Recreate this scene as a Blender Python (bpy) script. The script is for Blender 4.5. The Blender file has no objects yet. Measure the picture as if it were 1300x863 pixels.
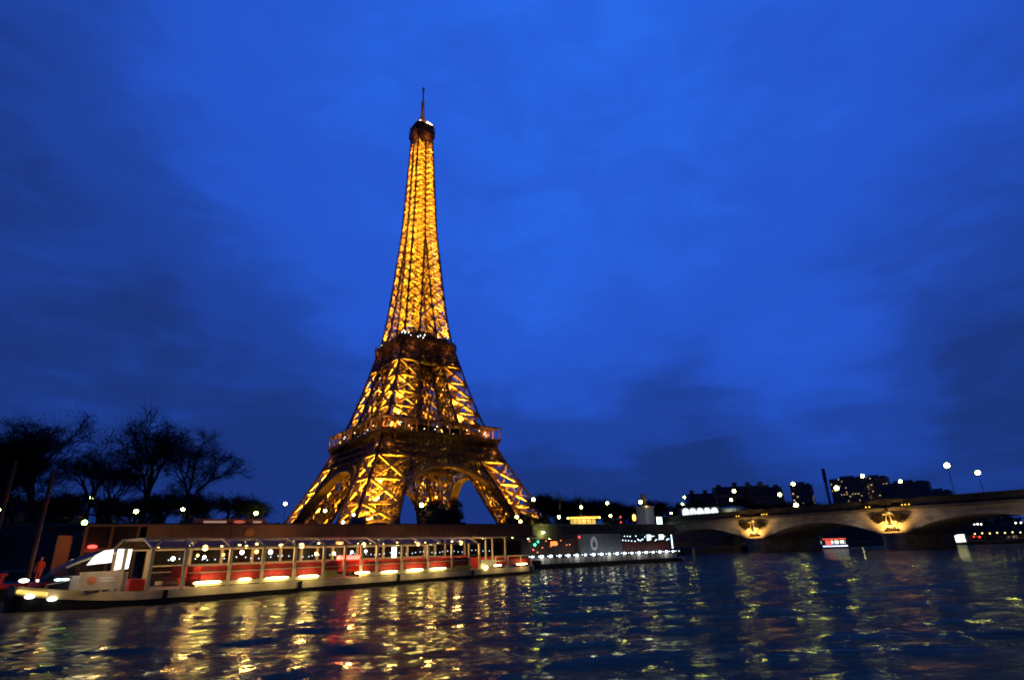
import bpy, bmesh, math, random
from math import sin, cos, pi, sqrt, radians, atan2, hypot
from mathutils import Vector, Matrix

# ------------------------------------------------------------------ camera
scene = bpy.context.scene
COL = scene.collection
PI = pi
cam_d = bpy.data.cameras.new('camera')
cam = bpy.data.objects.new('camera', cam_d); COL.objects.link(cam)
_C = Vector((-157.918, -306.294, 2.27))
_yaw, _pit, _roll, _f = .6514, .3479, -.0304, 733.2
_fw = Vector((sin(_yaw)*cos(_pit), cos(_yaw)*cos(_pit), sin(_pit)))
_r0 = Vector((cos(_yaw), -sin(_yaw), 0)); _u0 = _r0.cross(_fw)
_r = _r0*cos(_roll) + _u0*sin(_roll); _u = -_r0*sin(_roll) + _u0*cos(_roll)
M = Matrix((_r, _u, -_fw)).transposed().to_4x4(); M.translation = _C
cam.matrix_world = M
cam_d.sensor_width = 36; cam_d.lens = _f/1300*36
cam_d.clip_start = .1; cam_d.clip_end = 20000
scene.camera = cam

# ------------------------------------------------------------------ sky
world = bpy.data.worlds.new('World'); scene.world = world
world.use_nodes = True
nt = world.node_tree; nt.nodes.clear()
def N(t, **k):
    n = nt.nodes.new(t)
    for a, b in k.items(): setattr(n, a, b)
    return n
def lk(a, b): nt.links.new(a, b)
wout = N('ShaderNodeOutputWorld'); bg = N('ShaderNodeBackground')
lk(bg.outputs[0], wout.inputs[0])
tc = N('ShaderNodeTexCoord')
def dotdir(v):
    n = N('ShaderNodeVectorMath', operation='DOT_PRODUCT'); lk(tc.outputs['Generated'], n.inputs[0])
    n.inputs[1].default_value = Vector(v).normalized(); return n.outputs['Value']
def maprange(sock, a, b, c, d, interp='SMOOTHSTEP'):
    n = N('ShaderNodeMapRange', interpolation_type=interp); lk(sock, n.inputs['Value'])
    n.inputs['From Min'].default_value = a; n.inputs['From Max'].default_value = b
    n.inputs['To Min'].default_value = c; n.inputs['To Max'].default_value = d
    return n.outputs[0]
def math2(op, a, b, clamp=False):
    n = N('ShaderNodeMath', operation=op, use_clamp=clamp)
    for i, s in enumerate((a, b)):
        if isinstance(s, (int, float)): n.inputs[i].default_value = s
        else: lk(s, n.inputs[i])
    return n.outputs[0]
def noise(scale, detail, rough, sx=1, sy=1, sz=1, off=0, dist=0):
    m = N('ShaderNodeMapping'); lk(tc.outputs['Generated'], m.inputs['Vector'])
    m.inputs['Scale'].default_value = (sx, sy, sz); m.inputs['Location'].default_value = (off, off*.7, off*.3)
    n = N('ShaderNodeTexNoise'); lk(m.outputs[0], n.inputs['Vector'])
    n.inputs['Scale'].default_value = scale; n.inputs['Detail'].default_value = detail
    n.inputs['Roughness'].default_value = rough; n.inputs['Distortion'].default_value = dist
    return n.outputs['Fac']
glow = maprange(dotdir((.50, .50, .72)), cos(radians(45)), cos(radians(3)), 0, 1)
low = maprange(dotdir((0, 0, 1)), 0.0, .5, 0.0, 1.0)
patch = maprange(dotdir((.885, .40, .215)), cos(radians(11)), cos(radians(1)), 0, .30)
streak = maprange(dotdir((.80, .57, .185)), cos(radians(8)), cos(radians(1)), 0, 1)
n1 = noise(2.6, 4, .5, 1, 1, 1.9, 3.1, .5)
n2 = noise(8.0, 6, .58, 1, 1, 2.2, 7.7, .5)
n3 = noise(3.0, 4, .55, 1, 1, 9.0, 1.3, .3)
t = math2('MULTIPLY', glow, .645)
t = math2('ADD', t, .135)
t = math2('SUBTRACT', t, maprange(dotdir((0, 0, 1)), .0, .50, .17, 0))
t = math2('ADD', t, math2('MULTIPLY', math2('SUBTRACT', n1, .5), .36))
t = math2('ADD', t, math2('MULTIPLY', math2('SUBTRACT', n2, .5), .34))
t = math2('ADD', t, patch)
lowmix = maprange(dotdir((0, 0, 1)), .02, .42, 1.0, 0.0)
band = math2('MULTIPLY', math2('MULTIPLY', math2('SUBTRACT', n3, .5), .42), lowmix)
t = math2('ADD', t, band)
dark = math2('MULTIPLY', math2('MULTIPLY', streak, maprange(n3, .42, .62, 0, 1)), .18)
t = math2('SUBTRACT', t, dark, True)
ramp = N('ShaderNodeValToRGB'); lk(t, ramp.inputs[0])
cr = ramp.color_ramp; cr.interpolation = 'EASE'
cr.elements[0].position = 0; cr.elements[0].color = (.0105, .036, .205, 1)
cr.elements[1].position = 1; cr.elements[1].color = (.023, .156, .88, 1)
e = cr.elements.new(.22); e.color = (.013, .055, .345, 1)
e = cr.elements.new(.55); e.color = (.0185, .092, .60, 1)
# a trace of the physical after-sunset sky under the cloud deck
sky = N('ShaderNodeTexSky', sky_type='NISHITA'); sky.sun_disc = False
sky.sun_elevation = radians(-4); sky.sun_rotation = radians(215)
add = N('ShaderNodeMix', data_type='RGBA', blend_type='ADD'); add.inputs[0].default_value = .04
lk(ramp.outputs[0], add.inputs[6]); lk(sky.outputs[0], add.inputs[7])
# sky dimmed overhead and behind the camera to cut the ambient light
front = maprange(dotdir(_fw), .15, .66, .22, 1.0)
lk(add.outputs[2], bg.inputs['Color']); lk(front, bg.inputs['Strength'])

# ------------------------------------------------------------------ exposure / render
vs = scene.view_settings
vs.view_transform = 'Standard'; vs.look = 'None'; vs.exposure = 0; vs.gamma = 1
cy = scene.cycles
cy.use_light_tree = True
cy.sample_clamp_indirect = 4; cy.sample_clamp_direct = 0
cy.max_bounces = 6; cy.diffuse_bounces = 2; cy.glossy_bounces = 4
cy.caustics_reflective = False; cy.caustics_refractive = False
cy.filter_width = 1.8
try:
    cy.use_denoising = True; cy.denoising_prefilter = 'ACCURATE'; cy.denoiser = 'OPENIMAGEDENOISE'
    cy.denoising_input_passes = 'RGB_ALBEDO_NORMAL'
except Exception: pass

# ------------------------------------------------------------------ materials
def mat(name, col, rough=.6, var=.25, scale=1.5, metal=0, spec=.4, stretch=(1, 1, 1), bump=0, col2=None, emit=None, estr=0, space='Object'):
    m = bpy.data.materials.new(name); m.use_nodes = True
    T = m.node_tree; b = T.nodes['Principled BSDF']
    b.inputs['Roughness'].default_value = rough; b.inputs['Metallic'].default_value = metal
    b.inputs['Specular IOR Level'].default_value = spec
    tcn = T.nodes.new('ShaderNodeTexCoord'); mp = T.nodes.new('ShaderNodeMapping')
    T.links.new(tcn.outputs[space], mp.inputs[0]); mp.inputs['Scale'].default_value = stretch
    nz = T.nodes.new('ShaderNodeTexNoise'); T.links.new(mp.outputs[0], nz.inputs['Vector'])
    nz.inputs['Scale'].default_value = scale; nz.inputs['Detail'].default_value = 5; nz.inputs['Roughness'].default_value = .6
    rp = T.nodes.new('ShaderNodeValToRGB'); T.links.new(nz.outputs['Fac'], rp.inputs[0])
    a = tuple(c*(1-var) for c in col); c2 = col2 or tuple(min(1, c*(1+var)) for c in col)
    rp.color_ramp.elements[0].position = .3; rp.color_ramp.elements[0].color = (*a, 1)
    rp.color_ramp.elements[1].position = .72; rp.color_ramp.elements[1].color = (*c2, 1)
    T.links.new(rp.outputs[0], b.inputs['Base Color'])
    if bump:
        bp = T.nodes.new('ShaderNodeBump'); T.links.new(nz.outputs['Fac'], bp.inputs['Height'])
        bp.inputs['Strength'].default_value = bump; bp.inputs['Distance'].default_value = .1
        T.links.new(bp.outputs[0], b.inputs['Normal'])
    if emit:
        b.inputs['Emission Color'].default_value = (*emit, 1); b.inputs['Emission Strength'].default_value = estr
    return m
def glowmat(name, col, s, sample=False, var=0.0, scale=3.0):
    m = mat(name, (.5, .5, .5), .4, emit=col, estr=s)
    if var:
        T = m.node_tree; b = T.nodes['Principled BSDF']
        nz = T.nodes.new('ShaderNodeTexNoise'); nz.inputs['Scale'].default_value = scale; nz.inputs['Detail'].default_value = 3
        tcn = T.nodes.new('ShaderNodeTexCoord'); T.links.new(tcn.outputs['Object'], nz.inputs['Vector'])
        mr = T.nodes.new('ShaderNodeMapRange'); T.links.new(nz.outputs['Fac'], mr.inputs['Value'])
        mr.inputs['From Min'].default_value = .3; mr.inputs['From Max'].default_value = .7
        mr.inputs['To Min'].default_value = s*(1-var); mr.inputs['To Max'].default_value = s*(1+var)
        T.links.new(mr.outputs[0], b.inputs['Emission Strength'])
    if not sample:
        m.cycles.emission_sampling = 'NONE'
    return m
def windows_mat(name, wall, lit, sx, sz, frac, strength):
    """far facade: wall with a grid of window panes, a random few of them lit (lit windows give off light)"""
    m = bpy.data.materials.new(name); m.use_nodes = True
    return m

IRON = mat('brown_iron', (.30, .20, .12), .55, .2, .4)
IRON_W = mat('shade_toned_iron', (.026, .018, .013), .75, .25, .4)  # near-black copy of the iron, paints shade into the hollow-side webs
IRON_D = mat('shaded_iron', (.075, .05, .034), .6, .25, .4)  # darker copy of the iron, paints shade into chords, girders and floors
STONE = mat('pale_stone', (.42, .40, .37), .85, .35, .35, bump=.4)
def coursed(m, w, h, depth=.5, lo=.72):
    """ashlar courses: every block a slightly different tone, darker joints"""
    T = m.node_tree; b = T.nodes['Principled BSDF']; src = b.inputs['Base Color'].links[0].from_socket
    tcn = T.nodes.new('ShaderNodeTexCoord'); sep = T.nodes.new('ShaderNodeSeparateXYZ'); T.links.new(tcn.outputs['Object'], sep.inputs[0])
    ad = T.nodes.new('ShaderNodeMath'); ad.operation = 'ADD'; T.links.new(sep.outputs[0], ad.inputs[0]); T.links.new(sep.outputs[1], ad.inputs[1])
    cb = T.nodes.new('ShaderNodeCombineXYZ'); T.links.new(ad.outputs[0], cb.inputs[0]); T.links.new(sep.outputs[2], cb.inputs[1])
    br = T.nodes.new('ShaderNodeTexBrick'); T.links.new(cb.outputs[0], br.inputs['Vector'])
    br.inputs['Color1'].default_value = (1, 1, 1, 1); br.inputs['Color2'].default_value = (lo, lo, lo, 1); br.inputs['Mortar'].default_value = (depth, depth, depth, 1)
    br.inputs['Scale'].default_value = 1; br.inputs['Brick Width'].default_value = w; br.inputs['Row Height'].default_value = h; br.inputs['Mortar Size'].default_value = .03
    mx = T.nodes.new('ShaderNodeMix'); mx.data_type = 'RGBA'; mx.blend_type = 'MULTIPLY'; mx.inputs[0].default_value = 1
    T.links.new(src, mx.inputs[6]); T.links.new(br.outputs['Color'], mx.inputs[7]); T.links.new(mx.outputs[2], b.inputs['Base Color'])
coursed(STONE, 1.5, .62)
PARAP_D = mat('dark_parapet_stone', (.05, .048, .045), .9, .4, .3, bump=.4)  # one dark tone for the parapets
STONE_D = mat('weathered_stone', (.16, .15, .13), .9, .4, .3, bump=.4)
BRONZE = mat('aged_bronze', (.12, .12, .09), .5, .3, 1.5, metal=.3)
RELIEF_D = mat('shade_dark_relief', (.014, .011, .008), .9, .25, 2, spec=.05)  # eagle darkened so it reads as a silhouette before the lit stone
ASPH = mat('asphalt', (.045, .045, .047), .9, .3, .2)
GRASSY = mat('dark_ground', (.03, .032, .024), .95, .4, .06)
QUAYST = mat('quay_stone', (.15, .135, .12), .9, .45, .25, bump=.5); coursed(QUAYST, 1.8, .7)
BARK = mat('plane_bark', (.055, .045, .033), .9, .4, 3)
TWIG = mat('bare_twigs', (.022, .019, .016), .95, .3, 2)
LEAFD = mat('dark_evergreen', (.018, .026, .014), .9, .4, 2)
POST = mat('dark_green_metal', (.03, .04, .03), .5, .2, 3)
GREYM = mat('grey_steel', (.16, .16, .16), .5, .3, 2)
HULL = mat('black_hull', (.012, .012, .014), .35, .4, 1)
CREAM = mat('cream_paint', (.74, .58, .33), .45, .2, 1.2)
CREAMP = mat('cream_posts', (.60, .50, .33), .45, .15, 2)
REDS = mat('red_upholstery', (.36, .020, .015), .7, .3, 2)
REDP = mat('red_paint', (.55, .03, .02), .5, .2, 2)
ROOFG = mat('roof_glazing', (.12, .085, .06), .5, .3, .8, spec=.22)
GLASSD = mat('dark_glass', (.022, .017, .014), .2, .3, 1, spec=.12)
BROWNR = mat('brown_awning', (.17, .085, .045), .75, .35, .5, stretch=(.3, 1, 1))
WOOD = mat('deck_boards', (.16, .10, .06), .7, .3, 2, stretch=(1, 8, 1))
PALE = mat('pale_panel', (.52, .44, .36), .6, .2, 2)
GREYP = mat('grey_panel', (.13, .135, .15), .6, .2, 1)
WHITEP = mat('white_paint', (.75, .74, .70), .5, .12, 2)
ORANGEB = mat('orange_fabric', (.62, .22, .07), .7, .25, 1.5)
def glassy(m, alpha):
    m.node_tree.nodes['Principled BSDF'].inputs['Alpha'].default_value = alpha; return m
glassy(ROOFG, .42)
SHIELD = glassy(mat('tinted_windscreen', (.022, .018, .016), .12, .3, 1, spec=.2), .55)
SKIN = mat('skin', (.42, .22, .15), .6, .1, 4)
JACK = mat('orange_red_jacket', (.55, .07, .03), .8, .2, 4)
TROUS = mat('dark_red_trousers', (.25, .04, .03), .85, .2, 4)
HAIR = mat('dark_hair', (.02, .015, .01), .7, .2, 8)
ROOFZ = mat('zinc_roof', (.07, .075, .085), .5, .3, .3)
FACADE = mat('limestone_facade', (.30, .28, .24), .9, .3, .15)
CONCR = mat('tower_block_concrete', (.30, .29, .29), .85, .25, .1)
PANE = mat('window_glass', (.015, .018, .022), .1, .3, .5, spec=.7)
GOLDR = mat('golden_canopy', (.60, .34, .06), .5, .2, 2)

E_STREET = glowmat('lamp_glow', (1.0, 1.07, .20), 42)
E_GREEN = glowmat('greenish_lamp_glow', (.40, 1.1, .05), 100)
E_WARM = glowmat('warm_bulb_glow', (1.0, .70, .22), 9)
E_AMBER = glowmat('amber_bulb_glow', (1.0, .42, .06), 6)
E_WHITE = glowmat('white_lamp_glow', (1.0, .98, .82), 11)
E_STRIP = glowmat('deck_strip_glow', (1.0, .84, .28), 22, True)
E_SCREEN = glowmat('cabin_light_panel', (1.0, 1.0, .84), 1.7, True, .35, 1.5)
E_BLUE = glowmat('blue_white_bulb_glow', (.60, .82, 1.0), 6)
E_BLUED = glowmat('soft_blue_white_bulbs', (.55, .80, 1.0), 2.0)
E_CYAN = glowmat('pale_green_doorway_light', (.70, 1.0, .78), 4)
E_RED = glowmat('red_signal', (1.0, .04, .03), 5)
E_GRN = glowmat('green_signal', (.05, 1.0, .45), 4)
E_WIN = glowmat('lit_window', (1.0, .70, .28), .8, False, .5, .05)
E_WINC = glowmat('cool_lit_window', (.95, .95, .75), 2.2)
E_KIOSK = glowmat('kiosk_light', (1.0, .62, .13), 1.0, False, .4, .8)
E_KIOSKB = glowmat('kiosk_rim_light', (1.0, .55, .05), 3.0)
E_ORANGE = glowmat('orange_glow', (1.0, .26, .03), 1.6)
E_REDG = glowmat('red_lit_panel', (1.0, .10, .05), 1.2)
E_BOATW = glowmat('lit_saloon', (.95, 1.0, .85), 1.8, False, .7, 1.2)

# ------------------------------------------------------------------ mesh helpers
class MB:
    def __init__(s): s.v = []; s.f = []
    def box(s, x0, x1, y0, y1, z0, z1):
        n = len(s.v)
        s.v += [(x0,y0,z0),(x1,y0,z0),(x1,y1,z0),(x0,y1,z0),(x0,y0,z1),(x1,y0,z1),(x1,y1,z1),(x0,y1,z1)]
        s.f += [tuple(n+i for i in q) for q in ((0,3,2,1),(4,5,6,7),(0,1,5,4),(1,2,6,5),(2,3,7,6),(3,0,4,7))]
        return s
    def bar(s, a, b, w, d=None, hint=None, caps=False):
        a = Vector(a); b = Vector(b); d = d or w
        t = b-a
        if t.length < 1e-6: return s
        t.normalize()
        h = Vector(hint) if hint is not None else Vector((0, 0, 1))
        p = t.cross(h)
        if p.length < 1e-3: p = t.cross(Vector((1, .3, 0)))
        p.normalize(); q = p.cross(t)
        n = len(s.v)
        for c in (a, b):
            for i, j in ((-1,-1),(1,-1),(1,1),(-1,1)):
                s.v.append(tuple(c + p*(i*w/2) + q*(j*d/2)))
        s.f += [(n, n+1, n+5, n+4), (n+1, n+2, n+6, n+5), (n+2, n+3, n+7, n+6), (n+3, n, n+4, n+7)]
        if caps: s.f += [(n+3, n+2, n+1, n), (n+4, n+5, n+6, n+7)]
        return s
    def tube(s, pts, rad, k=8, caps=True):
        pts = [Vector(p) for p in pts]
        if not isinstance(rad, (list, tuple)): rad = [rad]*len(pts)
        n = len(s.v); ref = None
        for i, p in enumerate(pts):
            t = (pts[min(i+1, len(pts)-1)] - pts[max(i-1, 0)])
            t.normalize()
            if ref is None:
                ref = t.cross(Vector((0, 0, 1)))
                if ref.length < 1e-3: ref = Vector((1, 0, 0))
            ref = (ref - t*ref.dot(t)); ref.normalize()
            q = t.cross(ref)
            for j in range(k):
                a = 2*pi*j/k
                s.v.append(tuple(p + (ref*cos(a) + q*sin(a))*rad[i]))
        for i in range(len(pts)-1):
            for j in range(k):
                a = n+i*k+j; b = n+i*k+(j+1) % k
                s.f.append((a, b, b+k, a+k))
        if caps:
            s.f.append(tuple(n+j for j in range(k))[::-1]); s.f.append(tuple(n+(len(pts)-1)*k+j for j in range(k)))
        return s
    def lathe(s, prof, k=16, c=(0, 0, 0)):
        n = len(s.v)
        for r, z in prof:
            for j in range(k):
                a = 2*pi*j/k
                s.v.append((c[0]+r*cos(a), c[1]+r*sin(a), c[2]+z))
        for i in range(len(prof)-1):
            for j in range(k):
                a = n+i*k+j; b = n+i*k+(j+1) % k
                s.f.append((a, b, b+k, a+k))
        s.f.append(tuple(n+j for j in range(k))[::-1]); s.f.append(tuple(n+(len(prof)-1)*k+j for j in range(k)))
        return s
    def ball(s, c, r, k=10, m=6, sc=(1, 1, 1)):
        n = len(s.v)
        s.v.append((c[0], c[1], c[2]-r*sc[2]))
        for i in range(1, m):
            ph = -pi/2 + pi*i/m
            for j in range(k):
                a = 2*pi*j/k
                s.v.append((c[0]+r*sc[0]*cos(ph)*cos(a), c[1]+r*sc[1]*cos(ph)*sin(a), c[2]+r*sc[2]*sin(ph)))
        s.v.append((c[0], c[1], c[2]+r*sc[2])); e = len(s.v)-1
        for j in range(k): s.f.append((n, n+1+(j+1) % k, n+1+j))
        for i in range(m-2):
            for j in range(k):
                a = n+1+i*k+j; b = n+1+i*k+(j+1) % k
                s.f.append((a, b, b+k, a+k))
        for j in range(k): s.f.append((n+1+(m-2)*k+j, n+1+(m-2)*k+(j+1) % k, e))
        return s
    def prism(s, poly, axis, a, b):
        """polygon in the two other axes (x,z for axis y; y,z for axis x; x,y for axis z) extruded from a to b"""
        n = len(s.v); k = len(poly)
        for c in (a, b):
            for p, q in poly:
                s.v.append({'x': (c, p, q), 'y': (p, c, q), 'z': (p, q, c)}[axis])
        s.f.append(tuple(range(n, n+k))[::-1]); s.f.append(tuple(range(n+k, n+2*k)))
        for i in range(k):
            j = (i+1) % k
            s.f.append((n+i, n+j, n+k+j, n+k+i))
        return s
    def quad(s, a, b, c, d):
        n = len(s.v); s.v += [tuple(a), tuple(b), tuple(c), tuple(d)]; s.f.append((n, n+1, n+2, n+3)); return s
    def each(s, name, m, parent=None, smooth=False, fix=False):
        """every separate piece becomes an object of its own"""
        root = list(range(len(s.v)))
        def find(i):
            while root[i] != i: root[i] = root[root[i]]; i = root[i]
            return i
        for f in s.f:
            a = find(f[0])
            for k in f[1:]: root[find(k)] = a
        parts = {}
        for f in s.f: parts.setdefault(find(f[0]), []).append(f)
        out = []
        for fs in parts.values():
            ids = sorted({i for f in fs for i in f}); mp = {i: k for k, i in enumerate(ids)}
            q = MB(); q.v = [s.v[i] for i in ids]; q.f = [tuple(mp[i] for i in f) for f in fs]
            out.append(q.build(name, m, parent, smooth, fix))
        return out
    def build(s, name, m, parent=None, smooth=False, fix=False):
        me = bpy.data.meshes.new(name); me.from_pydata(s.v, [], s.f)
        if fix:
            bm = bmesh.new(); bm.from_mesh(me); bmesh.ops.recalc_face_normals(bm, faces=bm.faces); bm.to_mesh(me); bm.free()
        me.materials.append(m)
        if smooth:
            for p in me.polygons: p.use_smooth = True
        me.update()
        o = bpy.data.objects.new(name, me); COL.objects.link(o)
        if parent is not None: o.parent = parent
        return o
def tag(o, label, cat, group=None):
    o['label'] = label; o['category'] = cat
    if group: o['group'] = group
    return o
def thing(name, label, cat, loc=(0, 0, 0), rz=0, group=None):
    o = bpy.data.objects.new(name, None); COL.objects.link(o); o.empty_display_size = .1
    o.location = loc; o.rotation_euler = (0, 0, rz)
    return tag(o, label, cat, group)
def struct(o, label=None):
    o['kind'] = 'structure'
    if label: o['label'] = label
    return o
def lamp_light(name, loc, power, col, rad=.3, parent=None):
    d = bpy.data.lights.new(name, 'POINT'); d.energy = power; d.color = col; d.shadow_soft_size = rad
    o = bpy.data.objects.new(name, d); COL.objects.link(o); o.location = loc
    if parent is not None: o.parent = parent
    return o
def spot_light(name, loc, to, power, col, ang, rad=.2, parent=None):
    d = bpy.data.lights.new(name, 'SPOT'); d.energy = power; d.color = col; d.shadow_soft_size = rad
    d.spot_size = ang; d.spot_blend = .6
    o = bpy.data.objects.new(name, d); COL.objects.link(o); o.location = loc
    v = Vector(to)-Vector(loc); o.rotation_euler = v.to_track_quat('-Z', 'Y').to_euler()
    if parent is not None: o.parent = parent
    return o
def flood(loc, axis, power, ang=140, rad=.6, parent=None):
    loc = Vector(loc); return spot_light('floodlight', loc, loc+Vector(axis), power, GOLD, radians(ang), rad, parent)
def interp(x, xs, ys):
    if x <= xs[0]: return ys[0]
    for i in range(len(xs)-1):
        if x <= xs[i+1]: return ys[i] + (ys[i+1]-ys[i])*(x-xs[i])/(xs[i+1]-xs[i])
    return ys[-1]
rng = random.Random(11)

# ------------------------------------------------------------------ water, ground, quays
def axis(lo, hi, a, b, fine, grow=1.16):
    mid = []; x = a
    while x < b: mid.append(x); x += fine
    mid.append(b)
    L = []; st = fine; x = a
    while x > lo: st *= grow; x -= st; L.append(max(x, lo))
    R = []; st = fine; x = b
    while x < hi: st *= grow; x += st; R.append(min(x, hi))
    return L[::-1] + mid + R
XS = axis(-900, 2600, -178, -88, .30); YS = axis(-760, -206, -304, -262, .24)
wr = random.Random(4)
WAVES = []
for lam, am, n in ((8.0, .024, 3), (4.4, .022, 4), (2.4, .021, 7), (1.4, .0175, 10), (.9, .0115, 11)):
    for i in range(n):
        a = radians(53 + wr.gauss(0, 30)); l = lam*wr.uniform(.75, 1.3); k = 2*pi/l
        WAVES.append((k*cos(a), k*sin(a), am/sqrt(n)*wr.uniform(.7, 1.3), wr.uniform(0, 6.28), l))
wv = []; nx = len(XS); ny = len(YS)
for j, y in enumerate(YS):
    dy = YS[min(j+1, ny-1)] - YS[max(j-1, 0)]
    for i, x in enumerate(XS):
        dx = XS[min(i+1, nx-1)] - XS[max(i-1, 0)]
        cell = max(dx, dy)/2; z = 0.0
        for kx, ky, am, ph, l in WAVES:
            if cell*3 < l: z += am*sin(kx*x + ky*y + ph)
        wv.append((x, y, z))
me = bpy.data.meshes.new('river_water')
me.from_pydata(wv, [], [(j*nx+i, j*nx+i+1, (j+1)*nx+i+1, (j+1)*nx+i) for j in range(ny-1) for i in range(nx-1)])
for p in me.polygons: p.use_smooth = True
WATER = bpy.data.materials.new('river_water'); WATER.use_nodes = True
T = WATER.node_tree; b = T.nodes['Principled BSDF']
# silty river: a murky diffuse body under a partly broken mirror of unresolved ripples
T.nodes.remove(b)
dif = T.nodes.new('ShaderNodeBsdfDiffuse'); dif.inputs['Color'].default_value = (.12, .095, .07, 1)
glo = T.nodes.new('ShaderNodeBsdfGlossy'); glo.inputs['Color'].default_value = (.97, .88, .50, 1); glo.inputs['Roughness'].default_value = .06
fre = T.nodes.new('ShaderNodeFresnel'); fre.inputs['IOR'].default_value = 1.33
mul = T.nodes.new('ShaderNodeMath'); mul.operation = 'MULTIPLY'; mul.inputs[1].default_value = .45
T.links.new(fre.outputs[0], mul.inputs[0])
mix = T.nodes.new('ShaderNodeMixShader'); T.links.new(mul.outputs[0], mix.inputs[0])
T.links.new(dif.outputs[0], mix.inputs[1]); T.links.new(glo.outputs[0], mix.inputs[2])
T.links.new(mix.outputs[0], T.nodes['Material Output'].inputs['Surface'])
tcn = T.nodes.new('ShaderNodeTexCoord')
def wnoise(scale, rot, st, detail):
    mp = T.nodes.new('ShaderNodeMapping'); mp.vector_type = 'TEXTURE'; T.links.new(tcn.outputs['Object'], mp.inputs[0])
    mp.inputs['Rotation'].default_value = (0, 0, radians(rot)); mp.inputs['Scale'].default_value = st
    nz = T.nodes.new('ShaderNodeTexNoise'); T.links.new(mp.outputs[0], nz.inputs['Vector'])
    nz.inputs['Scale'].default_value = scale; nz.inputs['Detail'].default_value = detail; nz.inputs['Roughness'].default_value = .55
    return nz.outputs['Fac']
h1 = wnoise(.8, 53, (1, 3.2, 1), 3); h2 = wnoise(3.2, 50, (1, 2.8, 1), 5); h3 = wnoise(10.0, 55, (1, 2.2, 1), 3)
bp1 = T.nodes.new('ShaderNodeBump'); bp1.inputs['Strength'].default_value = 1; bp1.inputs['Distance'].default_value = .22
T.links.new(h1, bp1.inputs['Height'])
bp2 = T.nodes.new('ShaderNodeBump'); bp2.inputs['Strength'].default_value = 1; bp2.inputs['Distance'].default_value = .075
bp3 = T.nodes.new('ShaderNodeBump'); bp3.inputs['Strength'].default_value = 1; bp3.inputs['Distance'].default_value = .018
T.links.new(h3, bp3.inputs['Height']); T.links.new(bp2.outputs[0], bp3.inputs['Normal'])
T.links.new(h2, bp2.inputs['Height']); T.links.new(bp1.outputs[0], bp2.inputs['Normal'])
for n_ in (dif, glo, fre): T.links.new(bp3.outputs[0], n_.inputs['Normal'])
me.materials.append(WATER)
o = bpy.data.objects.new('water', me); COL.objects.link(o); struct(o, 'dark choppy river with lamp reflections')

m = MB(); m.quad((-3000, -194.5, 7.2), (4000, -194.5, 7.2), (4000, 6000, 7.2), (-3000, 6000, 7.2))
struct(m.build('ground', GRASSY))
m = MB(); m.quad((-1500, -190, 7.206), (1500, -190, 7.206), (1500, -160, 7.206), (-1500, -160, 7.206))
struct(m.build('road', ASPH))
m = MB(); m.box(-1500, 12, -217.2, -195.2, -3, 1.6); m.box(12.004, 1500, -210, -195.2, -3, 1.596)
struct(m.build('lower_quay_pavement', QUAYST))
# upper quay wall with coping: one wall each side of the bridge
for nm, x0, x1, lab in (('quay_wall', -1200, -18.4, 'long dark stone quay wall behind the moored boats, left of the bridge'),
                        ('quay_wall', 10.9, 1500, 'dark stone quay wall seen beyond the bridge arches')):
    r_ = thing(nm, lab, 'wall', ((x0+x1)/2, -195, 1.6)); L = (x1-x0)/2
    MB().box(-L, L, -.2, .5, 0, 5.7).build('wall_face', QUAYST, r_)
    MB().box(-L, L, -.35, .6, 5.703, 6.25).build('coping', STONE_D, r_)

# ------------------------------------------------------------------ the lattice tower
TZ = 4.2
ZS = [0, 10, 20, 30, 40, 50, 57, 70, 90, 111, 116, 124, 140, 170, 200, 240, 276]
HS = [61.5, 56.4, 51.2, 45.9, 41, 36.6, 33.8, 28.8, 23.3, 18.2, 17, 15.4, 13.4, 10.8, 8.5, 6.9, 5.6]
IZ = [0, 10, 20, 41.5, 57, 69, 90, 102, 111, 116, 130, 150, 175, 195]
II = [40, 36, 31.4, 22.2, 16, 11.9, 9.2, 7.8, 7.2, 6.6, 5.0, 3.2, 1.5, 0.01]
H = lambda z: interp(z, ZS, HS)
I_ = lambda z: interp(z, IZ, II)
tower = thing('lattice_tower', 'tall iron lattice tower glowing gold against the blue dusk sky', 'tower', (0, 0, TZ))
def girder(mb, a, b, face, w, bw, lace):
    """box girder lying in the face whose outward normal is 'face': two flanges with open batten plates"""
    a = Vector(a); b = Vector(b); t = (b-a); ln = t.length; t.normalize()
    s = t.cross(face).normalized()*(w*.32)
    mb.bar(a+s, b+s, w*.42, bw*2.2, face); mb.bar(a-s, b-s, w*.42, bw*2.2, face)
    n = max(2, int(ln/2.6))
    for i in range(n):
        p = a+t*(ln*(i+.5)/n)
        mb.bar(p+s, p-s, .5, bw, face)
def chord_pts(sx, sy, z):
    h, i = H(z), I_(z)
    return [Vector((sx*h, sy*h, z)), Vector((sx*i, sy*h, z)), Vector((sx*i, sy*i, z)), Vector((sx*h, sy*i, z))]
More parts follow.
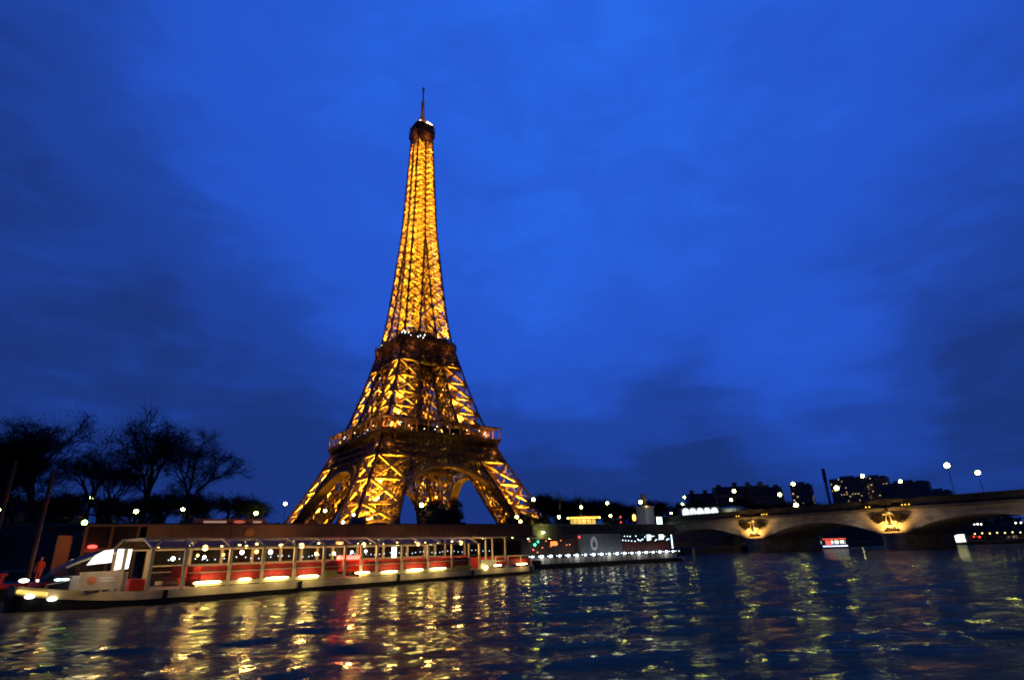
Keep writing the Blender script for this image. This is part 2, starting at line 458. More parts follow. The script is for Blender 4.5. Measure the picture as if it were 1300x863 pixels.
def leg_mesh(sx, sy, breaks, cw, gw, bw, lace, inner=True):
    ch = [MB() for _ in range(4)]; lat = MB(); inn = MB(); web = MB()
    for z0, z1 in zip(breaks, breaks[1:]):
        A = chord_pts(sx, sy, z0); B = chord_pts(sx, sy, z1)
        for k in range(4):
            ch[k].bar(A[k], B[k], cw, cw, (sx, sy, 0))
            k2 = (k+1) % 4
            fn = (A[k2]-A[k]).cross(B[k]-A[k]).normalized()
            if k in (1, 2):                             # denser dark web added on the hollow side so these faces look unlit
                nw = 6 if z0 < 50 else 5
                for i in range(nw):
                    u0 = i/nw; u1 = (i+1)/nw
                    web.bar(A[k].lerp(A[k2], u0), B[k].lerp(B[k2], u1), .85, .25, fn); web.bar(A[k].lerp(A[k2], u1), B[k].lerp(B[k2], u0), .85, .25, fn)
            girder(lat, A[k], B[k2], fn, gw, bw, lace); girder(lat, A[k2], B[k], fn, gw, bw, lace)
            girder(lat, B[k], B[k2], fn, gw, bw, lace)
            mid = (A[k]+A[k2]+B[k]+B[k2])/4
            lat.bar(mid, (B[k]+B[k2])/2, bw); lat.bar((A[k]+B[k])/2, (A[k2]+B[k2])/2, bw*.9)
        if inner:
            lat.bar(B[0], B[2], bw*1.6); lat.bar(B[1], B[3], bw*1.6)
            ca = sum(A, Vector())/4; cb = sum(B, Vector())/4
            for dx, dy in ((-1.5, -1.5), (1.5, -1.5), (1.5, 1.5), (-1.5, 1.5)):       # lift rails and stair flights
                inn.bar(ca+Vector((dx, dy, 0)), cb+Vector((dx, dy, 0)), .45)
            n = 7
            for i in range(n):
                p = ca.lerp(cb, i/n); q = ca.lerp(cb, (i+1)/n)
                inn.bar(p+Vector((-2.2*(-1)**i, 1.2, 0)), q+Vector((2.2*(-1)**i, 1.2, 0)), .8, .35)
                inn.bar(p+Vector((1.2, -2.2*(-1)**i, 0)), q+Vector((1.2, 2.2*(-1)**i, 0)), .8, .35)
    return ch, lat, inn, web
GOLD = (1.0, .47, .022)
def bulge(a, b, f): return a+(b-a)*f
LOW = [3, 11.5, 20, 32, 44.5]; BANDZ = [44.5, 50.5, 56]
UP = [64.5, 73, 82, 92, 102.5]
for sx in (-1, 1):
    for sy in (-1, 1):
        ch, lat, inn, web = leg_mesh(sx, sy, LOW, 1.15, 1.3, .34, 1.5)
        lg = bpy.data.objects.new('leg', None); COL.objects.link(lg); lg.parent = tower
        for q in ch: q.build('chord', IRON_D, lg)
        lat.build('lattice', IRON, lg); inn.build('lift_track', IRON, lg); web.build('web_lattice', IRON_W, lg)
        pl = MB()                                                        # masonry shoes
        c = sx*(H(3)+I_(3))/2
        for px_ in (H(1.5), I_(1.5)):
            for py_ in (H(1.5), I_(1.5)):
                pl.box(sx*px_-3.5, sx*px_+3.5, sy*py_-3.5, sy*py_+3.5, 2, 5.2)
        pl.each('plinth', STONE_D, lg)
        ch, lat, inn, web = leg_mesh(sx, sy, BANDZ, 1.15, 1.0, .36, 1.4, False)
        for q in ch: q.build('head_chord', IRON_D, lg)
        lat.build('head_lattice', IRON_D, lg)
        ch, lat, inn, web = leg_mesh(sx, sy, [56]+UP+[108, 114], 1.0, 1.1, .30, 1.3)
        ul = bpy.data.objects.new('upper_leg', None); COL.objects.link(ul); ul.parent = tower
        for q in ch: q.build('chord', IRON_D, ul)
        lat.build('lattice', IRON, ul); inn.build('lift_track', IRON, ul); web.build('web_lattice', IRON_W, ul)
        # floodlights stand inside the leg and shine up along it
        def axis_at(z, d=12):
            return sum(chord_pts(sx, sy, z+d), Vector())/4 - sum(chord_pts(sx, sy, z), Vector())/4
        for z, p in ((4, 210000), (12, 340000), (21, 390000), (31, 190000)):
            q = sum(chord_pts(sx, sy, z), Vector())/4
            flood(q, axis_at(z), p, 125, 1.0, tower)
        for z, p in ((62, 170000), (70, 180000), (80, 130000), (90, 75000)):
            q = sum(chord_pts(sx, sy, z), Vector())/4
            flood(q, axis_at(z), p, 125, .8, tower)
        # extra floods added just outside each outer face to brighten its lattice
        for z, p, off in ((5, 30000, 3.5), (19, 11000, 3.0), (64.8, 21000, 2.4), (78, 12000, 2.2)):
            for fx_ in (0, 1):
                h = H(z); c_ = (H(z)+I_(z))/2
                q = Vector((sx*c_, sy*(h+off-2*(z>50)), z)) if fx_ else Vector((sx*(h+off-2*(z>50)), sy*c_, z))
                h2 = H(z+14); c2_ = (H(z+14)+I_(z+14))/2
                e_ = Vector((sx*c2_, sy*(h2-1.5), z+14)) if fx_ else Vector((sx*(h2-1.5), sy*c2_, z+14))
                flood(q, e_-q, p, 66, .5, tower)
# girders round the tower under each floor
def face_frames():
    for k in range(4):
        R_ = Matrix.Rotation(k*pi/2, 3, 'Z'); yield R_
def band(name, zlev, nx_, bw, mat_):
    mb = MB()
    for R_ in face_frames():
        for z0, z1 in zip(zlev, zlev[1:]):
            for i in range(nx_):
                def P_(u, z, dp=0): return R_ @ Vector((u*H(z), -H(z)+dp, z))
                u0 = -1+2*i/nx_; u1 = -1+2*(i+1)/nx_
                for dp in (0.1, 3.2):
                    mb.bar(P_(u0, z0, dp), P_(u1, z1, dp), bw); mb.bar(P_(u1, z0, dp), P_(u0, z1, dp), bw)
                    mb.bar(P_(u0, z0, dp), P_(u0, z1, dp), bw*1.2)
        for z in zlev:
            for dp in (.1, 3.2):
                mb.bar(R_ @ Vector((-H(z), -H(z)+dp, z)), R_ @ Vector((H(z), -H(z)+dp, z)), bw*2.4)
    return mb.build(name, mat_, tower)
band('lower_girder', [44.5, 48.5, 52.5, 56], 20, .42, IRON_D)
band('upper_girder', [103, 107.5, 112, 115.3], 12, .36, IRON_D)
# great arches between the legs
for R_ in face_frames():
    arch = MB(); rim = MB(); teeth = MB()
    n = 44; Rx, z0, Rz = 35.0, 4.0, 36.2
    def A_(t_, k, dp):                              # k scales the ring outwards
        x = -cos(t_)*Rx*(1+k/36); z = z0+sin(t_)*(Rz+k)
        return R_ @ Vector((x, -H(min(z, 57))+dp, z))
    for i in range(n):
        a, b_ = pi*(i/n), pi*((i+1)/n)
        if sin(a)*Rz+z0 < 8 and sin(b_)*Rz+z0 < 8: continue
        mid_z = z0+sin((a+b_)/2)*Rz
        if Rx*abs(cos((a+b_)/2)) > I_(mid_z)+2.5: continue
        # soffit plate (deep), outer rim, web of radial teeth
        rim.quad(A_(a, 0, 0), A_(b_, 0, 0), A_(b_, 0, 5.0), A_(a, 0, 5.0))
        rim.bar(A_(a, 0, -.05), A_(b_, 0, -.05), .6, .8)
        rim.bar(A_(a, 0, 5.05), A_(b_, 0, 5.05), .6, .8)
        arch.bar(A_(a, 4.2, 0), A_(b_, 4.2, 0), .5, .7); arch.bar(A_(a, 4.2, 5), A_(b_, 4.2, 5), .5, .7)
        arch.bar(A_(a, 2.6, 0), A_(b_, 2.6, 0), .25, .3)
        for dp in (0, 5):
            teeth.bar(A_(a, .2, dp), A_(a, 4.2, dp), .55, .35)
            teeth.bar(A_((a+b_)/2, .2, dp), A_((a+b_)/2, 2.6, dp), .3, .3)
    ao = rim.build('arch', IRON, tower)
    arch.build('arch_rim', IRON_D, ao); teeth.build('arch_spokes', IRON, ao)
    # spandrel lattice between arch and girder
    sp = MB()
    for i in range(-14, 15):
        x = i*2.4
        t_ = abs(x)/(Rx*1.117)
        if t_ >= .98: continue
        za = z0+sqrt(1-t_*t_)*(Rz+4.2)
        if za > 44 or abs(x) > I_(za)+1: continue
        x2 = x+2.4*(1 if x < 0 else -1)
        for dp in (.3,):
            sp.bar(R_ @ Vector((x, -H(za)+dp, za)), R_ @ Vector((x, -H(44.5)+dp, 44.5)), .3)
            zz = za
            while zz+2.4 < 44.5:
                sp.bar(R_ @ Vector((x, -H(zz)+dp, zz)), R_ @ Vector((x2, -H(zz+2.4)+dp, zz+2.4)), .22); zz += 2.4
    sp.build('spandrel_lattice', IRON_D, ao)
    for x in (-26, 26):
        p = R_ @ Vector((x*.92, -H(22)+5.5, 17)); spot_light('floodlight', p, R_ @ Vector((x*.3, -H(38)+2, 41)), 4500, GOLD, radians(75), .5, tower)
# first floor
G1 = 37.1
m = MB(); m.box(-G1, G1, -G1, -18, 56.2, 57.4); m.box(-G1, G1, 18, G1, 56.2, 57.4); m.box(-G1, -18, -18, 18, 56.2, 57.4); m.box(18, G1, -18, 18, 56.2, 57.4)
fl = m.build('first_floor', IRON_D, tower)
m = MB()
for R_ in face_frames():
    n = 26
    for i in range(n):                                # cantilever brackets below the gallery
        u = -G1+2*G1*(i+.5)/n
        a = R_ @ Vector((u, -G1+.2, 56.2)); b_ = R_ @ Vector((u*.92, -H(52), 52.2))
        m.bar(a, b_, .5, .5)
    for z, w in ((57.5, .5), (58.5, .22), (64.3, .55)):
        m.bar(R_ @ Vector((-G1, -G1, z)), R_ @ Vector((G1, -G1, z)), w, w)
    for i in range(60):
        u = -G1+2*G1*i/60
        m.bar(R_ @ Vector((u, -G1, 57.4)), R_ @ Vector((u, -G1, 58.5)), .12)
m.build('gallery_brackets', IRON_D, fl)
m = MB()
for R_ in face_frames():
    for i in range(11):
        u = -G1+.4+(2*G1-.8)*i/11
        m.bar(R_ @ Vector((u, -G1+.4, 57.4)), R_ @ Vector((u, -G1+.4, 64.2)), .6, .6)
m.each('gallery_column', IRON, fl)
m = MB()
m.box(-G1, G1, -G1, -30.5, 64.32, 64.7); m.box(-G1, G1, 30.5, G1, 64.32, 64.7); m.box(-G1, -30.5, -30.5, 30.5, 64.32, 64.7); m.box(30.5, G1, -30.5, 30.5, 64.32, 64.7)
m.build('gallery_roof', IRON_D, fl)
m = MB()
for R_ in face_frames():
    n0 = len(m.v); mm = MB(); mm.box(-24, 24, -31.5, -26, 57.5, 62.5)
    m.v += [tuple(R_ @ Vector(v)) for v in mm.v]; m.f += [tuple(i+n0 for i in f) for f in mm.f]
m.each('pavilion', GLASSD, fl)
m = MB(); mc = MB()
for R_ in face_frames():
    for i in range(16):
        u = rng.uniform(-30, 30); p = R_ @ Vector((u, -33+rng.uniform(-2, 1), rng.uniform(59, 62.4)))
        (m if rng.random() < .6 else mc).ball(p, .22, 6, 4)
m.build('warm_bulbs', E_WARM, fl); mc.build('white_bulbs', E_BLUE, fl)
for R_ in face_frames():
    for u, p in ((-30, 1500), (-18, 400), (0, 400), (18, 400), (30, 1500)):
        lamp_light('gallery_light', R_ @ Vector((u, -33.5, 60.5)), p, (1, .36, .07), .4, tower)
    for u in (-34, 34):
        lamp_light('bracket_light', R_ @ Vector((u*.95, -H(50)-1.0, 50)), 420, (1, .36, .06), .4, tower)
# second floor
G2 = 20.0; c2 = 4.5
def octo(g, c): return [(-g+c, -g), (g-c, -g), (g, -g+c), (g, g-c), (g-c, g), (-g+c, g), (-g, g-c), (-g, -g+c)]
m = MB(); m.prism(octo(G2, c2), 'z', 115.3, 116.6)
sf = m.build('second_floor', IRON_D, tower, fix=True)
m = MB()
P8 = octo(G2, c2); Q8 = octo(H(111)+.3, 1.2)
for k in range(8):
    a = Vector((*P8[k], 116.6)); b_ = Vector((*P8[(k+1) % 8], 116.6)); c_ = Vector((*Q8[k], 111.5)); d_ = Vector((*Q8[(k+1) % 8], 111.5))
    n = 16 if (b_-a).length > 10 else 4
    m.bar(a, b_, .7, .5); m.bar(a+Vector((0, 0, 1.4)), b_+Vector((0, 0, 1.4)), .3, .3)
    for i in range(n):
        p = a.lerp(b_, i/n); q = c_.lerp(d_, i/n)
        m.bar(p-Vector((0, 0, 1.2)), q, .42); m.bar(p, p+Vector((0, 0, 1.4)), .14)
m.build('gallery_brackets', IRON_D, sf)
m = MB(); m.prism(octo(13.2, 2), 'z', 116.7, 120.6); m.prism(octo(14.6, 2.5), 'z', 120.65, 121.4); m.prism(octo(11, 2), 'z', 121.5, 125)
m.build('pavilion', IRON_D, sf, fix=True)
m = MB()
for i in range(22):
    a = rng.uniform(0, 2*pi); rr = 16.8
    k = max(abs(cos(a)), abs(sin(a)))
    m.ball((rr*cos(a)/k, rr*sin(a)/k, rng.uniform(118, 121)), .24, 6, 4)
m.build('warm_bulbs', E_WHITE, sf)
for R_ in face_frames():
    for u in (-12, 0, 12):
        lamp_light('bracket_light', R_ @ Vector((u, -G2-.6, 113.2)), 210, (1, .30, .07), .4, tower)
# upper spire: four legs that merge
SB = [116.0]
while SB[-1] < 268: SB.append(SB[-1] + max(4.4, H(SB[-1])*.56))
SB[-1] = 272.5
ch = {}; lat = MB(); core = MB()
for z0, z1 in zip(SB, SB[1:]):
    w0 = .85 if z0 < 180 else .72
    merged = z0 > 188
    for sx in (-1, 1):
        for sy in (-1, 1):
            A = chord_pts(sx, sy, z0); B = chord_pts(sx, sy, z1)
            for k in ((0, 1, 3) if merged else (0, 1, 2, 3)):
                ch.setdefault((sx, sy, k), MB()).bar(A[k], B[k], w0, w0, (sx, sy, 0))
            for k in ((0, 3) if merged else (0, 1, 2, 3)):
                k2 = (k+1) % 4
                fn = (A[k2]-A[k]).cross(B[k]-A[k]).normalized()
                bw = .62 if z0 < 170 else .46
                lat.bar(A[k], B[k2], bw, bw*1.3, fn); lat.bar(A[k2], B[k], bw, bw*1.3, fn)
                lat.bar(B[k], B[k2], bw*.9, .9, fn)
                if z0 < 300:
                    lat.bar((A[k]+A[k2])/2, (A[k]+B[k])/2, .24, .5, fn); lat.bar((A[k]+A[k2])/2, (A[k2]+B[k2])/2, .24, .5, fn)
                    md = (A[k]+A[k2]+B[k]+B[k2])/4
                    lat.bar((A[k]+B[k])/2, (A[k2]+B[k2])/2, .26, .5, fn)
                g_ = 1.15 if z0 < 180 else .95
                for kc, cnr in ((k, A[k]), (k2, A[k2])):
                    ch.setdefault((sx, sy, kc), MB()).bar(cnr-Vector((0, 0, g_*.7)), cnr+Vector((0, 0, g_*.7)), g_, g_, (sx, sy, 0), True)
    h = H(z1); i = I_(z1)
    # cross frames between the legs and the lift core
    if not merged:
        for R_ in face_frames():
            p = R_ @ Vector((-I_(z0), -H(z0), z0)); q = R_ @ Vector((I_(z1), -H(z1), z1)); p2 = R_ @ Vector((I_(z0), -H(z0), z0)); q2 = R_ @ Vector((-I_(z1), -H(z1), z1))
            lat.bar(p, q, .32, .6); lat.bar(p2, q2, .32, .6); lat.bar(q, q2, .5, .8)
    for R_ in face_frames():
        lat.bar(R_ @ Vector((-h, -h, z1)), R_ @ Vector((0, 0, z1)), .3, .5); lat.bar(R_ @ Vector((0, -h, z1)), R_ @ Vector((0, 0, z1)), .3, .5)
    for dx, dy in ((-2, -2), (2, -2), (2, 2), (-2, 2), (0, -2), (0, 2), (-2, 0), (2, 0)):
        k_ = 1 if z0 < 220 else .8
        core.bar((dx*k_, dy*k_, z0), (dx*k_, dy*k_, z1), .55)
    n = 4
    for s_ in range(n):
        za = z0+(z1-z0)*s_/n; zb = z0+(z1-z0)*(s_+1)/n; sg = 1 if s_ % 2 else -1
        for (a, b_) in (((-2, -2), (2, -2)), ((2, -2), (2, 2)), ((2, 2), (-2, 2)), ((-2, 2), (-2, -2))):
            a2, b2 = (a, b_) if sg > 0 else (b_, a)
            core.bar((a2[0], a2[1], za), (b2[0], b2[1], zb), .95, .3)
shaft = bpy.data.objects.new('shaft', None); COL.objects.link(shaft); shaft.parent = tower
for q in ch.values(): q.build('chord', IRON_D, shaft)
lat.build('lattice', IRON, shaft); core.build('lift_core', IRON, shaft)
for sx in (-1, 1):
    for sy in (-1, 1):
        flood((sx*13.0, sy*13.0, 121.6), (-.1*sx, -.1*sy, 1), 30000, 150, .5, tower); flood((sx*8.0, sy*8.0, 121.6), (.0, 0, 1), 16000, 150, .5, tower)
z = 127.0
while z < 266:
    h = H(z); rr = h*.66
    for sx, sy in ((-1, -1), (1, -1), (1, 1), (-1, 1)):
        flood((sx*rr, sy*rr, z+(1.5 if sx*sy > 0 else -1.5)), (-.12*sx, -.12*sy, 1), 150*h*h*(1.25 if z > 150 else 1.0)+3500, 150, .5, tower)
    z += max(6.0, h*.8)
# summit platform, dome and mast
m = MB()
Q = octo(H(272)+.1, .8); P_ = octo(7.5, 2.0)
n0 = len(m.v)
for (pl_, zz) in ((Q, 270.5), (octo(6.3, 1.2), 274), (P_, 277.0), (P_, 280.6), (octo(6.4, 1.8), 280.7), (octo(6.4, 1.8), 284.2), (octo(7.2, 2.2), 284.3), (octo(7.2, 2.2), 285)):
    m.v += [(x, y, zz) for x, y in pl_]
for l in range(7):
    for k in range(8):
        a = n0+l*8+k; b_ = n0+l*8+(k+1) % 8
        m.f.append((a, b_, b_+8, a+8))
m.f.append(tuple(n0+56+k for k in range(8)))
sm = m.build('summit_platform', IRON_D, tower, fix=True)
m = MB()
for k in range(8):
    a = Vector((*P_[k], 281.2)); b_ = Vector((*P_[(k+1) % 8], 281.2))
    m.bar(a, b_, .25); m.bar(Vector((*P_[k], 277)), Vector((*P_[(k+1) % 8], 277)), .45)
    m.bar(a, a+Vector((0, 0, 3.2)), .25)
    a = Vector((*octo(6.2, 1.2)[k], 273.6)); b_ = Vector((*octo(6.2, 1.2)[(k+1) % 8], 273.6)); m.bar(a, b_, .5)
    a = Vector((*octo(7.4, 2.2)[k], 285.2)); m.bar(a, a+Vector((0, 0, 1.8)), .3)
m.build('railing', IRON, sm)
m = MB(); m.lathe([(4.6, 285), (4.4, 287.5), (3.6, 289.6), (2.4, 291), (2.2, 293.5), (1.6, 294.5), (1.5, 296)], 16)
m.build('dome', IRON, sm, True)
m = MB()
for k in range(4):
    a = k*pi/2+pi/4
    m.bar((1.3*cos(a), 1.3*sin(a), 296), (.9*cos(a), .9*sin(a), 308), .35)
    for i in range(6):
        z0 = 296+2*i; r0 = 1.3-.4*i/6; a2 = a+pi/2
        m.bar((r0*cos(a), r0*sin(a), z0), (r0*cos(a2), r0*sin(a2), z0+2), .22)
m.tube([(0, 0, 296), (0, 0, 308)], .55, 8); m.tube([(0, 0, 308), (0, 0, 322.6)], [.55, .42], 8)
m.bar((-1.5, 0, 321), (1.5, 0, 321), .45, .45, caps=True); m.bar((0, -1.5, 320.2), (0, 1.5, 320.2), .45, .45, caps=True)
m.bar((-1.0, 0, 309), (1.0, 0, 309), .5, .5); m.box(-.8, .8, -.8, .8, 306.6, 309.4)
m.build('antenna_mast', IRON, tower)
m = MB()
for x, y, z, r in ((-5.6, -2.4, 286.2, .75), (-5.9, 1.5, 286.0, .6), (-4.2, -5.2, 287.0, .5), (1.5, -4.6, 288.2, .75), (3.2, -5.4, 287.4, .65), (4.6, -5.6, 286.6, .55), (2.4, -3.6, 289.2, .55), (-3.2, -3.0, 288.6, .6), (5.9, -3.6, 286.0, .5)):
    m.ball((x, y, z), r, 8, 6)
m.each('beacon_lamp', glowmat('summit_lamp_glow', (1.0, .85, .35), 5), tower)
lamp_light('summit_light', (-4, -8.5, 290), 900, GOLD, .4, tower); lamp_light('summit_light', (4, -8.2, 300), 900, GOLD, .4, tower)
lamp_light('summit_light', (-8.6, -3, 273.5), 380, (1, .3, .05), .4, tower); lamp_light('summit_light', (1, -9, 274), 380, (1, .3, .05), .4, tower)

# ------------------------------------------------------------------ stone bridge
bridge = thing('stone_bridge', 'five-arched stone bridge across the river with gold-lit eagle reliefs', 'bridge', (0, 0, 0))
AB = -190.6; SPAN = 27.7; PW = 3.9; ZSPR = 2.9; RISE = 3.25; ZTOP = 7.75
piers = []; arcs = []; y = AB
for k in range(5):
    arcs.append((y, y-SPAN)); y -= SPAN
    if k < 4: piers.append(y-PW/2); y -= PW
YEND = y
m = MB(); ring = MB(); W = 17.5; WE = 10.0            # upstream face at x=-W, downstream face at x=WE
Rr = ((SPAN/2)**2+RISE**2)/(2*RISE)
def arcpts(y0, y1, n=28, grow=0):
    yc = (y0+y1)/2; zc = ZSPR+RISE-Rr; out = []
    a0 = math.asin((SPAN/2)/Rr)
    for i in range(n+1):
        a = a0-2*a0*i/n
        out.append((yc+(Rr+grow)*sin(a), zc+(Rr+grow)*cos(a)))
    return out
for y0, y1 in arcs:
    A = arcpts(y0, y1)
    for (ya, za), (yb, zb) in zip(A, A[1:]):
        m.quad((-W, ya, za), (WE, ya, za), (WE, yb, zb), (-W, yb, zb))
        for s in (-W, WE):
            m.quad((s, ya, za), (s, yb, zb), (s, yb, ZTOP), (s, ya, ZTOP))
    Bq = arcpts(y0, y1, 28, .85)
    for i in range(28):
        for s in (-1, 1):
            WW = W if s < 0 else WE; x = s*(WW+.12)
            ring.quad((x, *A[i]), (x, *A[i+1]), (x, *Bq[i+1]), (x, *Bq[i]))
            ring.quad((x, *Bq[i]), (x, *Bq[i+1]), (s*WW, *Bq[i+1]), (s*WW, *Bq[i]))
            ring.quad((x, *A[i]), (x, *A[i+1]), (s*WW, *A[i+1]), (s*WW, *A[i]))
for yc in piers: m.box(-W, WE, yc-PW/2, yc+PW/2, ZSPR, ZTOP)
m.box(-W, WE, YEND-14, YEND, -2, ZTOP); m.box(-W, WE, AB, AB+8, -2, ZTOP); m.box(-60, 80, AB+.4, AB+9, -2, 7.1)
m.build('spandrel_walls', STONE, bridge); ring.build('arch_stones', STONE, bridge)
m = MB(); m.box(-W-.8, WE+.8, YEND-14, AB+8, ZTOP+.004, 8.35)
m.build('cornice', STONE_D, bridge)
for s in (-1, 1):
    m = MB()
    WW = W if s < 0 else WE; x0, x1 = sorted((s*WW, s*(WW+.45)))
    m.box(x0, x1, YEND-14, AB+8, 8.353, 9.75); m.box(x0-.08, x1+.08, YEND-14, AB+8, 9.753, 10.0)
    for yc in piers: m.box(x0-.15, x1+.15, yc-1.1, yc+1.1, 8.36, 10.2)
    m.build('parapet', PARAP_D, bridge)
for i, yc in enumerate(piers):
    m = MB()
    m.box(-W, WE, yc-PW/2+.05, yc+PW/2-.05, -3, ZSPR-.003)
    for s in (-1, 1):
        W_ = W if s < 0 else WE; n = 10; pts = [(s*W_, yc-PW/2-.1)]
        for k in range(n+1):
            a = -pi/2+pi*k/n; pts.append((s*W_+s*2.6*cos(a), yc+(PW/2+.1)*sin(a)))
        m.prism(pts, 'z', -3, ZSPR-.2)
        pts2 = [(s*W_+(x-s*W_)*1.1, yc+(y-yc)*1.1) for x, y in pts]
        m.prism(pts2, 'z', ZSPR-.197, ZSPR+.35)
        m.v += [(s*(W_+2.0), yc, ZSPR+.9)]
    m.build('pier', STONE, bridge, fix=True)
    for s in (-1,):
        m = MB(); cx = s*(W+.25); zc = 6.0                       # laurel wreath and spread eagle
        ringp = [(cx-.15, yc+1.35*cos(2*pi*k/20), zc+1.4*sin(2*pi*k/20)) for k in range(21)]
        wr_ = MB(); wr_.tube(ringp, .3, 6, False); wr_.ball((cx-.15, yc, zc), 1.05, 12, 8, (.3, 1, 1)); wr_.build('wreath', STONE, bridge, True)
        m.ball((cx-.2, yc, zc-.05), .75, 10, 8, (.45, .75, 1.25))
        m.ball((cx-.45, yc+.12, zc+1.05), .34, 8, 6, (.8, 1, 1))
        m.tube([(cx-.55, yc+.2, zc+1.05), (cx-.6, yc+.62, zc+.95)], [.12, .02], 6)
        for q in (-1, 1):
            for f in range(6):
                a = radians(4+f*9); L = 3.3-.22*f
                p0 = Vector((cx-.2, yc+q*.5, zc+.75-.16*f)); p1 = p0+Vector((0, q*L*cos(a*.55), -.05-L*.45*sin(a)))
                mid = (p0+p1)/2+Vector((-.12, 0, .22))
                m.tube([p0, mid, p1], [.24, .2, .07], 6)
            m.tube([(cx-.15, yc+q*.3, zc-.9), (cx-.2, yc+q*.5, zc-1.45), (cx-.3, yc+q*.55, zc-1.7)], [.2, .12, .08], 6)
        for f in range(5):
            q = (f-2)*.22; m.tube([(cx-.15, yc+q*.5, zc-.8), (cx-.15, yc+q*2, zc-1.9)], [.16, .1], 6)
        m.box(cx-.3, cx+.1, yc-1.3, yc+1.3, zc-2.4, zc-1.95)
        eg = m.build('eagle_relief', RELIEF_D, bridge, True)
        fx = MB(); gl = MB()
        fx.bar((s*(W+.1), yc, 7.5), (s*(W+1.3), yc, 7.3), .1)
        fx.box(s*(W+1.5), s*(W+1.1), yc-.3, yc+.3, 7.0, 7.3)
        for dy in (-4.6, -3.9, -3.3, 3.1, 3.8):
            fx.box(s*(W+1.15), s*(W+.75), yc+dy-.2, yc+dy+.2, 8.36, 8.62)
            gl.ball((s*(W+.95), yc+dy, 8.72), .13, 6, 4)
        gl.box(-(W+1.48), -(W+1.12), yc-.25, yc+.25, 6.95, 6.998)
        ff = fx.build('floodlight_bracket', POST, bridge); gl.build('lens', E_KIOSKB, ff)
        for dy, pw_ in ((-1.5, 1700), (1.5, 1700)):
            spot_light('relief_light', (s*(W+2.5), yc+dy*.45, 3.75), (s*W, yc+dy*.5, 6.3), pw_, (1, .50, .10), radians(128), .2, bridge)
        lamp_light('relief_light', (s*(W+.9), yc, 7.3), 60, (1, .52, .11), .15, bridge)
        for dy in (-9, 9): spot_light('facade_wash', (s*(W+5.0), yc+dy*.55, 2.9), (s*W, yc+dy*1.2, 6.6), 500, (1, .66, .38), radians(120), .3, bridge)  # wash spots added over the water to brighten the spandrels
m = MB(); m.box(-17.4, WE-.1, YEND-14, AB+8, 8.356, 8.5)
struct(m.build('road', ASPH))

# ------------------------------------------------------------------ lamps
lrng = random.Random(9)
def street_lamp(x, y, z0, z1, label, kind='globe', em=None, r=.42, group='street lamps along the quay and bridge', light=0, lcol=(1, .95, .45)):
    r *= lrng.uniform(.72, 1.12)
    t = thing('street_lamp', label, 'street lamp', (x, y, z0), 0, group)
    h = z1-z0; k = max(.5, min(1, h/6))
    MB().tube([(0, 0, 0), (0, 0, .5*k), (0, 0, .55*k), (0, 0, h-r*1.1)], [.16*k, .14*k, .09*k, .06*k], 8).build('post', POST, t)
    MB().ball((0, 0, h), r, 12, 8, (1, 1, .95)).build('globe', em or E_STREET, t, True)
    cp = MB().lathe([(r*.55, h+r*.93), (r*.3, h+r*1.25), (.05, h+r*1.4)], 10); cp.lathe([(.07, h-r*1.35), (r*.5, h-r*.97), (r*.55, h-r*.93)], 10)
    cp.build('lantern_cap', POST, t)
    light = light or 45
    if light: lamp_light('lamp_light', (0, 0, h), light, lcol, r+.05, t)
    return t
BL = 'street lamp on the near parapet of the bridge, '
for y, z1, lab in ((-216.1, 15.1, BL+'closest to the statue'),
                   (-232.3, 15.3, BL+'above the small lit tower block'),
                   (-248.3, 15.4, BL+'in front of the lit apartment towers'),
                   (-264.5, 15.7, 'tallest lamp on the bridge, its post standing clear against open sky')):
    street_lamp(-17.2, y, 8.5, z1, lab, r=.44, light=60 if y < -260 else 0)
BF = 'lamp on the far side of the bridge, '
for y, z1, lab in ((-197.4, 15.0, BF+'right of the pale lit pavilion'),
                   (-213.6, 15.2, BF+'at the right end of the mansard building'),
                   (-230.0, 15.5, BF+'directly under the tall chimney'),
                   (-245.8, 15.6, BF+'right of the two dark tower blocks'),
                   (-262.1, 15.9, BF+'rightmost of all, post against open sky')):
    street_lamp(WE-.4, y, 8.5, z1, lab, r=.5)
street_lamp(-16.6, -231.7, 8.5, 10.4, 'low broad glowing lamp on the bridge footway under a taller lamp', r=.5)
